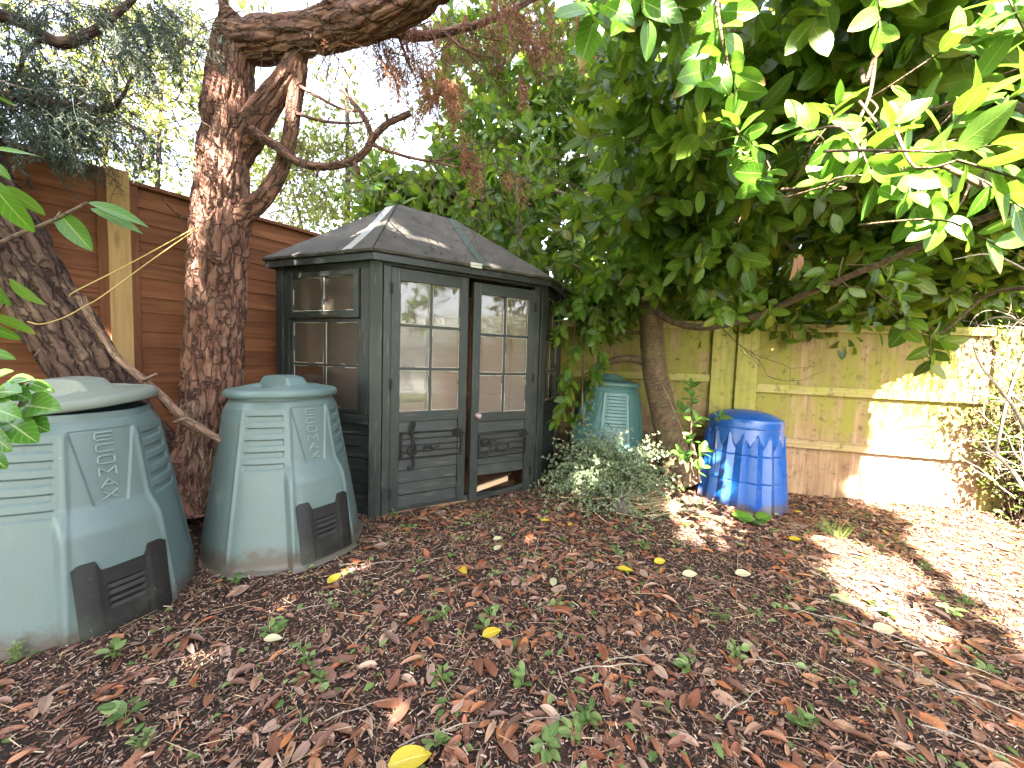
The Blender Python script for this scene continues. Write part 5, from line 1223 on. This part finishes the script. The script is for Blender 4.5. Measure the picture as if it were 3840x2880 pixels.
m = MB(); place_leaves(m, LO, P, rng.normal(0, .7, P.shape)+[-.3, 0, -.3], SUN+rng.normal(0, .7, P.shape), rng.uniform(.06, .13, n)); sub(m.build('leaves', IVY, smooth=True), r)
m = MB(); n = 2600; t = rng.random(n); A = np.stack([4.3+1.1*t+rng.normal(0, .3, n), -.6+3*t+rng.normal(0, .25, n), np.full(n, -.12)], 1); thin_tubes(m, A, A+np.stack([rng.normal(0, .25, n), rng.normal(0, .25, n), rng.uniform(.7, 1.9, n)], 1), .007, .003); sub(m.build('dry_stalks', STRAW), r)
r = empty('greenhouse', (6.6, -4.2, 0)); tag(r, 'white framed greenhouse standing in the open garden', 'greenhouse')
t = NT('whitened greenhouse panels'); WGL = t.out(t.n('ShaderNodeMixShader', None, _0=.6, _1=t.pbr((.7, .72, .72), .3), _2=t.n('ShaderNodeBsdfTranslucent', None, Color=(.8, .82, .82, 1)).outputs[0]).outputs[0])
m, gm = MB(), MB()
f = frame((7.2, -2.3, 0), (-.72, -.69, 0))
for i in range(7):
    u = i*.62; pts = f(np.array([[u, 0, 0], [u, 1.5, 0], [u, 1.85, -.08], [u, 2.1, -.35], [u, 2.5, -1.3], [u, 2.1, -2.3], [u, 1.5, -2.5], [u, 0, -2.5]])); tube(m, pts, [.022]*8, 6, .15)
for v, n in ((.5, 0), (1.5, 0), (2.1, -.35), (2.5, -1.3), (.02, 0)): tube(m, f(np.array([[0, v, n], [3.72, v, n]])), [.02, .02], 6, 1)
lbox(gm, f, (.0, 3.72), (.0, 1.5), (-.03, -.02)); lbox(gm, f, (.0, 3.72), (.0, 1.5), (-2.48, -2.47))
ppl = f(np.array([[0, 1.5, -.03], [3.72, 1.5, -.03], [0, 2.1, -.36], [3.72, 2.1, -.36], [0, 2.48, -1.3], [3.72, 2.48, -1.3]])); gm.add(ppl, [[0, 1, 3, 2], [2, 3, 5, 4]])
sub(m.build('frame', ALU, smooth=True), r); sub(gm.build('glazing', WGL), r)
# ------------------------------------------------------------------ what lies on the ground
SHP = [(p[0], p[1]) for p in (PL, PFL, PFR, PR, PB)]
def free(x, y, m=.0):
    if in_poly(x, y, SHP): return False
    for cx, cy, rr in ((-1.36, 2.31, .41), (-1.96, 1.70, .42), (.95, 3.86, .41), (2.15, 3.53, .385), (1.5, 3.72, .14)):
        if (x-cx)**2+(y-cy)**2 < (rr+m)**2: return False
    return (np.array([x, y, 0])-FR0)@nF > .02*0+.03 and (np.array([x, y, 0])-FL0)@np.array([.809, -.588, 0]) > .05
def spread(n, y0=.7, y1=4.6, x0=-3.2, x1=4.6, pw=1., dens=None):
    out = []
    while len(out) < n:
        y = y0+(y1-y0)*random.random()**pw; x = random.uniform(max(x0, -1.45*y-.55), min(x1, 1.45*y+.55))
        if dens is not None and random.random() > dens(x, y): continue
        if free(x, y): out.append((x, y))
    a = np.array(out); return a
def lie(xy, lift=(.004, .02), tilt=.3):
    z = ground_z(xy[:, 0], xy[:, 1])+np.array([noise.noise(Vector((x*7, y*7, 0)))*.012 for x, y in xy])+rng.uniform(*lift, len(xy))
    a = rng.uniform(0, 6.283, len(xy)); d = np.stack([np.cos(a), np.sin(a), rng.normal(0, tilt*.6, len(xy))], 1)
    return np.column_stack([xy, z]), d, np.array([0, 0, 1.])+rng.normal(0, tilt, (len(xy), 3))
def dens(x, y):
    return .16+.84*max(0, min(1, .48+1.25*noise.noise(Vector((x*1.3, y*1.3, 5)))+.22*(x-.2)-.35*(x < -.7)*(y < 2.2)))
xy = spread(5600, pw=.8, dens=dens); P, D, Nn = lie(xy, (.003, .014), .16)
L = rng.uniform(.045, .098, len(xy)); L[rng.random(len(xy)) < .5] *= .55
q = proj(P); vis = inview(P, -5); size = np.where(vis, L/np.maximum(q[:, 2], .1), 0); order = np.argsort(-size); big = order[:300]; rest = order[300:]
m = MB(); place_leaves(m, DRY, P[rest], D[rest], Nn[rest], L[rest]); tag(m.build('leaf_litter', LITTER, smooth=True), 'carpet of fallen brown laurel leaves over the soil', 'leaf litter', kind='stuff')
def proto_leaf(name, tm, mat):
    m = MB(); m.add(tm[0], tm[1], uv=tm[2]); o = m.build(name, mat, smooth=True); return o
def pose(o, p, d, n, l):
    d = norm(d); x = norm(np.cross(d, n)); z = np.cross(x, d); Mx = Matrix(((x[0]*l, d[0]*l, z[0]*l, p[0]), (x[1]*l, d[1]*l, z[1]*l, p[1]), (x[2]*l, d[2]*l, z[2]*l, p[2]), (0, 0, 0, 1))); o.matrix_world = Mx
protos = [proto_leaf('fallen_leaf', leaf_template(10, 4, r_, f_, a_, w_), LITTER) for r_, f_, a_, w_ in ((.34, .2, .14, .6), (.42, .08, .22, 1.), (.27, .5, .12, .4), (.42, .06, -.18, .7), (.33, .3, .4, .5))]
used = set()
for i, j in enumerate(big):
    k = i % 5; o = protos[k] if k not in used else protos[k].copy()
    if k in used: COL.objects.link(o)
    used.add(k); pose(o, P[j], D[j], Nn[j], L[j]); tag(o, 'curled brown fallen laurel leaf lying on the dark soil', 'fallen leaf', 'brown fallen laurel leaves')
# yellow and pale leaves one by one (photo column, row, length, colour, label)
YL = [(1062, 1377, .085, 25, 'bright yellow leaf with brown spots alone in the middle of the litter'), (1350, 1238, .09, -20, 'largest plain yellow leaf beside a green weed in front of the bush'), (1425, 1220, .072, 10, 'small yellow leaf just right of the largest yellow leaf'), (722, 1258, .085, 70, 'yellow leaf standing near the foot of the closed teal bin'), (1178, 1130, .07, 0, 'yellow leaf lying below the right door of the summerhouse'), (1232, 1138, .06, 60, 'round pale yellow leaf between summerhouse and small bush'), (885, 1655, .12, 15, 'large yellow leaf cut by the bottom edge of the picture'), (1180, 1045, .07, 20, 'orange yellow leaf at the right corner of the summerhouse'), (425, 1075, .09, 30, 'yellow leaf in the sun between the two left bins'), (1718, 1165, .09, 0, 'yellow green leaf right of the cut sprig near the blue bin'), (1725, 1105, .07, 10, 'dull yellow leaf at the foot of the board fence'), (1000, 1240, .08, -60, 'narrow folded yellow leaf standing on edge in the litter')]
PLf = [(1075, 1190, .07, 60, 'pale cream leaf standing in front of the small bush'), (1490, 1248, .085, 5, 'long pale green leaf lying flat right of the yellow leaves'), (1605, 1247, .09, 0, 'long pale leaf lying flat in the shade before the sun patches'), (1195, 1265, .075, 80, 'folded cream leaf standing upright among brown litter'), (1910, 1365, .10, 0, 'broad white bleached leaf at the tip of a sun patch'), (1820, 1300, .11, -40, 'long bleached leaf along the sunlit streak'), (1075, 1170, .06, 20, 'small pale leaf near the cream leaf before the bush'), (590, 1390, .075, 0, 'pale pinkish round leaf below the black hatch of the closed bin')]
for lst, mat, nm in ((YL, YELLOW, 'yellow_leaf'), (PLf, PALELEAF, 'pale_leaf')):
    pr = None
    for x, y, l, a, lab in lst:
        o = proto_leaf(nm, leaf_template(10, 4, random.uniform(.42, .56), .1, .15, .4), mat)
        p = ray_plane(x, y, np.array([0, 0, 0.]), NZ); p = ray_plane(x, y, np.array([0, 0, gz(p[0], p[1])]), NZ); c, s = math.cos(R(a)), math.sin(R(a)); d = np.array([c, s, .08]); p[2] = gz(p[0], p[1])+.022
        pose(o, p-d*l*.5, d, np.array([0, -.45, 1.])+rng.normal(0, .15, 3), l); tag(o, lab, 'fallen leaf', 'yellow and pale fallen leaves')
# crumbs, needles and stalks that nobody could count
m = MB()
xy = spread(135000, pw=.78); P, D, Nn = lie(xy, (.0, .012), .35); n = len(xy); L = rng.uniform(.006, .024, n); L[rng.random(n) < .07] *= 2.2; w = rng.uniform(.0012, .004, n); x = norm(np.cross(D, Nn)); D = norm(D)
V = np.stack([P-x*w[:, None]*.6, P+x*w[:, None]*.7, P+D*L[:, None]+x*w[:, None]*.5, P+D*L[:, None]-x*w[:, None]*.6], 1); m.add(V.reshape(-1, 3), np.arange(n*4).reshape(-1, 4))
tag(m.build('litter_crumbs', CHIPS), 'crumbs of bark, needles and broken stalks over the soil', 'litter', kind='stuff')
m = MB(); xy = spread(1500, pw=.8); P, D, Nn = lie(xy, (.003, .018), .25); D = norm(D); L = rng.uniform(.04, .16, len(xy)); thin_tubes(m, P, P+D*L[:, None], rng.uniform(.0008, .002, len(xy)), .0006); tag(m.build('stalk_litter', STRAW), 'thin dry stalks scattered through the fallen leaves', 'litter', kind='stuff')
m = MB(); xy = spread(1600, pw=.7, dens=lambda x, y: .3+.7*(noise.noise(Vector((x*2, y*2, 9))) > 0)*(x > -1)); P, D, Nn = lie(xy, (.004, .02), .4); place_leaves(m, [leaf_template(4, 2, .55, .2, .4, .8)], P, D, Nn, rng.uniform(.015, .045, len(xy))); tag(m.build('small_green_litter', WEED, smooth=True), 'scraps of fallen green leaf in the litter', 'litter', kind='stuff')
# twigs one by one
tw0 = None; TL = 'thin pale dry twig lying loose on the leaf litter'
TW = [(640, 1345, .2, 20), (380, 1400, .17, 15), (950, 1555, .2, 65), (860, 1650, .25, 20), (1230, 1490, .3, 8), (1780, 1340, .35, -40), (1950, 1400, .3, -42), (1840, 1240, .3, -38), (1690, 1330, .22, -30), (1890, 1440, .3, -60), (2050, 1500, .3, -40), (1300, 1470, .22, 12), (2120, 1250, .4, -30), (800, 1240, .2, 10), (160, 1480, .16, 50), (1620, 1450, .2, -15), (1560, 1590, .25, 30), (1130, 1600, .2, 8), (700, 1600, .2, 25), (1990, 1590, .25, -35)]
for i, (x, y, l, a) in enumerate(TW):
    if tw0 is None:
        mm = MB(); pts = [(0, 0, 0), (.25, .02, .03), (.5, -.015, .045), (.75, .02, .03), (1, 0, .0)]; tube(mm, pts, [.011, .01, .009, .007, .004], 7, .06); tube(mm, [(.5, -.015, .045), (.62, -.1, .05)], [.006, .003], 6, .05); tw0 = o = mm.build('twig', PALETWIG, smooth=True)
    else: o = tw0.copy(); COL.objects.link(o)
    p = ray_plane(x, y, G0*.5, NZ); c, s = math.cos(R(a)), math.sin(R(a)); d = np.array([c, s, 0]); pose(o, (p[0], p[1], gz(p[0], p[1])+.012), d, np.array([0, 0, 1.]), l); o.scale = (l, l, l); tag(o, TL, 'twig', 'dry twigs on the litter')
    o.matrix_world = o.matrix_world @ Matrix.Rotation(R(90), 4, 'Z')
# weeds
def weed(label, x, y, n, leaf, h, mat=WEED, tm=HI, spread_=1.):
    p = ray_plane(x, y, np.array([0, 0, 0.]), NZ); p = ray_plane(x, y, np.array([0, 0, gz(p[0], p[1])]), NZ); p[2] = gz(p[0], p[1]); r = empty('weed', tuple(p)); tag(r, label, 'weed', 'small weeds in the litter')
    a = rng.uniform(0, 6.28, n); D = np.stack([np.cos(a)*spread_, np.sin(a)*spread_, rng.uniform(.05, .45, n)], 1); P = p+np.stack([np.cos(a), np.sin(a), np.zeros(n)], 1)*rng.uniform(.0, .02, n)[:, None]+np.array([0, 0, 1])*rng.uniform(.005, h, n)[:, None]
    m = MB(); place_leaves(m, tm, P, D, np.array([0, -.3, 1.])+rng.normal(0, .3, (n, 3)), leaf*rng.uniform(.6, 1.15, n)); sub(m.build('leaves', mat, smooth=True), r)
    m = MB(); thin_tubes(m, np.repeat(p[None], n, 0), P, .0018, .0012); sub(m.build('stem', mat, smooth=True), r)
WD = [(270, 1560, 9, .075, .06, 'broad leaved weed seedling nearest the largest bin'), (310, 1610, 26, .028, .03, 'tuft of tiny lime green weed below the seedling'), (35, 1430, 30, .022, .07, 'feathery green weed at the foot of the largest bin'), (950, 1330, 10, .05, .03, 'spreading weed left of the spotted yellow leaf'), (1060, 1330, 14, .045, .04, 'leafy weed just above the spotted yellow leaf'), (955, 1470, 12, .06, .03, 'light green weed below the spotted yellow leaf'), (1130, 1480, 14, .055, .04, 'weed with torn green leaves in the near middle'), (1270, 1560, 18, .055, .04, 'big straggling weed in the near right of the litter'), (1240, 1590, 14, .06, .03, 'low weed lying flat beside the straggling one'), (1330, 1200, 9, .05, .05, 'small weed just behind the largest yellow leaf'), (1200, 1310, 8, .045, .04, 'weed beside the folded cream leaf'), (1590, 1420, 14, .05, .05, 'bright weed near the middle of the right litter'), (1920, 1330, 12, .07, .04, 'green weed in shade between the sun streaks'), (2130, 1450, 14, .055, .04, 'dark clover weed by the edge of the right sun patch'), (880, 1145, 7, .055, .05, 'young weed in front of the summerhouse doors'), (660, 1235, 6, .05, .04, 'seedling at the corner of the closed bin hatch'), (1460, 1100, 10, .05, .06, 'weed at the edge of the small bush'), (1210, 1060, 12, .04, .14, 'small weed by the right corner post'), (1180, 1620, 12, .07, .03, 'dark green weed at the bottom middle'), (1730, 1570, 14, .05, .03, 'weed among large leaves near the bottom right'), (1490, 1450, 12, .06, .03, 'pale green weed among leaves in the middle right'), (2000, 1230, 16, .05, .05, 'sunlit weed in the bright patch by the fence'), (2080, 1300, 14, .05, .05, 'sunlit weed on the right edge of the bright patch')]
for x, y, n, l, h, lab in WD: weed(lab, x, y, n, l*.68, h)
xy = spread(84, 1.0, 3.2, -1.2, 2.2, .8); wp = None
for i, (x, y) in enumerate(xy):
    if i < 3:
        weed('tiny pale green weed sprouting among the fallen leaves', 1000, 1400, 11, .034, .03); wp = (wp or []) + [[o for o in COL.objects if o.name.split('.')[0] == 'weed' and o.parent is None][-1]]; o = wp[i]
    else: o = copy_tree(wp[i % 3])
    o.location = (x, y, gz(x, y)+.006); o.rotation_euler[2] = random.uniform(0, 6.28); o.scale = (random.uniform(.7, 1.3),)*3; tag(o, 'tiny pale green weed sprouting among the fallen leaves', 'weed', 'tiny weeds among the leaves')
weed('cut laurel sprig with long green leaves lying before the blue bin', 1630, 1128, 8, .14, .03, LAUREL_NEW)
p = ray_plane(1808, 1160, G0, NZ); p[2] = gz(p[0], p[1]); m = MB(); n = 70; a = rng.uniform(0, 6.28, n); needles(m, np.repeat(p[None], n, 0)+rng.normal(0, .03, (n, 3))*[1, 1, 0], np.stack([np.cos(a)*.55, np.sin(a)*.55, np.ones(n)], 1), rng.uniform(.08, .2, n), .0022)
tag(m.build('grass_tuft', GRASS), 'thin tuft of bright grass where the sun patch begins', 'grass tuft')
# stone
p = ray_plane(1342, 1110, np.zeros(3), NZ); m = MB(); nu, nv = 36, 18; th, ph = np.meshgrid(np.linspace(0, 6.2832, nu, endpoint=False), np.linspace(0.05, 3.09, nv)); V = np.stack([np.sin(ph)*np.cos(th)*.085, np.sin(ph)*np.sin(th)*.06, np.cos(ph)*.07], -1).reshape(-1, 3)
V *= np.array([1+.28*noise.noise(Vector(v*14)) for v in V])[:, None]; m.add(V+[p[0], p[1], gz(p[0], p[1])+.03], grid_faces(nu, nv, True)[:, ::-1]); tag(m.build('stone', STONE), 'grey purple stone half sunk in front of the small bush', 'stone')
# ------------------------------------------------------------------ light
w = bpy.data.worlds.new('World'); SC.world = w; w.use_nodes = True; nt = w.node_tree; nt.nodes.clear()
sk = nt.nodes.new('ShaderNodeTexSky'); sk.sky_type = 'NISHITA'; sk.sun_disc = False; sk.sun_elevation = SUN_EL; sk.sun_rotation = math.atan2(SUN_H[0], SUN_H[1]); sk.air_density = 1.0; sk.dust_density = 2.5; sk.ozone_density = 1.
bg = nt.nodes.new('ShaderNodeBackground'); bg.inputs[1].default_value = .065; ow_ = nt.nodes.new('ShaderNodeOutputWorld')
hs = nt.nodes.new('ShaderNodeHueSaturation'); hs.inputs['Saturation'].default_value = .45; nt.links.new(sk.outputs[0], hs.inputs['Color']); nt.links.new(hs.outputs[0], bg.inputs[0]); nt.links.new(bg.outputs[0], ow_.inputs[0])
sl = bpy.data.lights.new('sun', 'SUN'); sl.energy = 5; sl.angle = R(.5); sl.color = (1, .93, .82); so = bpy.data.objects.new('sun', sl); COL.objects.link(so)
so.rotation_euler = Vector(-SUN).to_track_quat('-Z', 'Y').to_euler(); so.location = tuple(SUN*30)
SC.view_settings.view_transform = 'Standard'; SC.view_settings.look = 'None'; SC.view_settings.gamma = 1; SC.view_settings.use_curve_mapping = False
SC.view_settings.exposure = 4.55
SC.render.engine = 'CYCLES'; SC.cycles.max_bounces = 8; SC.cycles.diffuse_bounces = 4; SC.cycles.transparent_max_bounces = 16; SC.cycles.use_denoising = True
SC.cycles.sample_clamp_indirect = 6
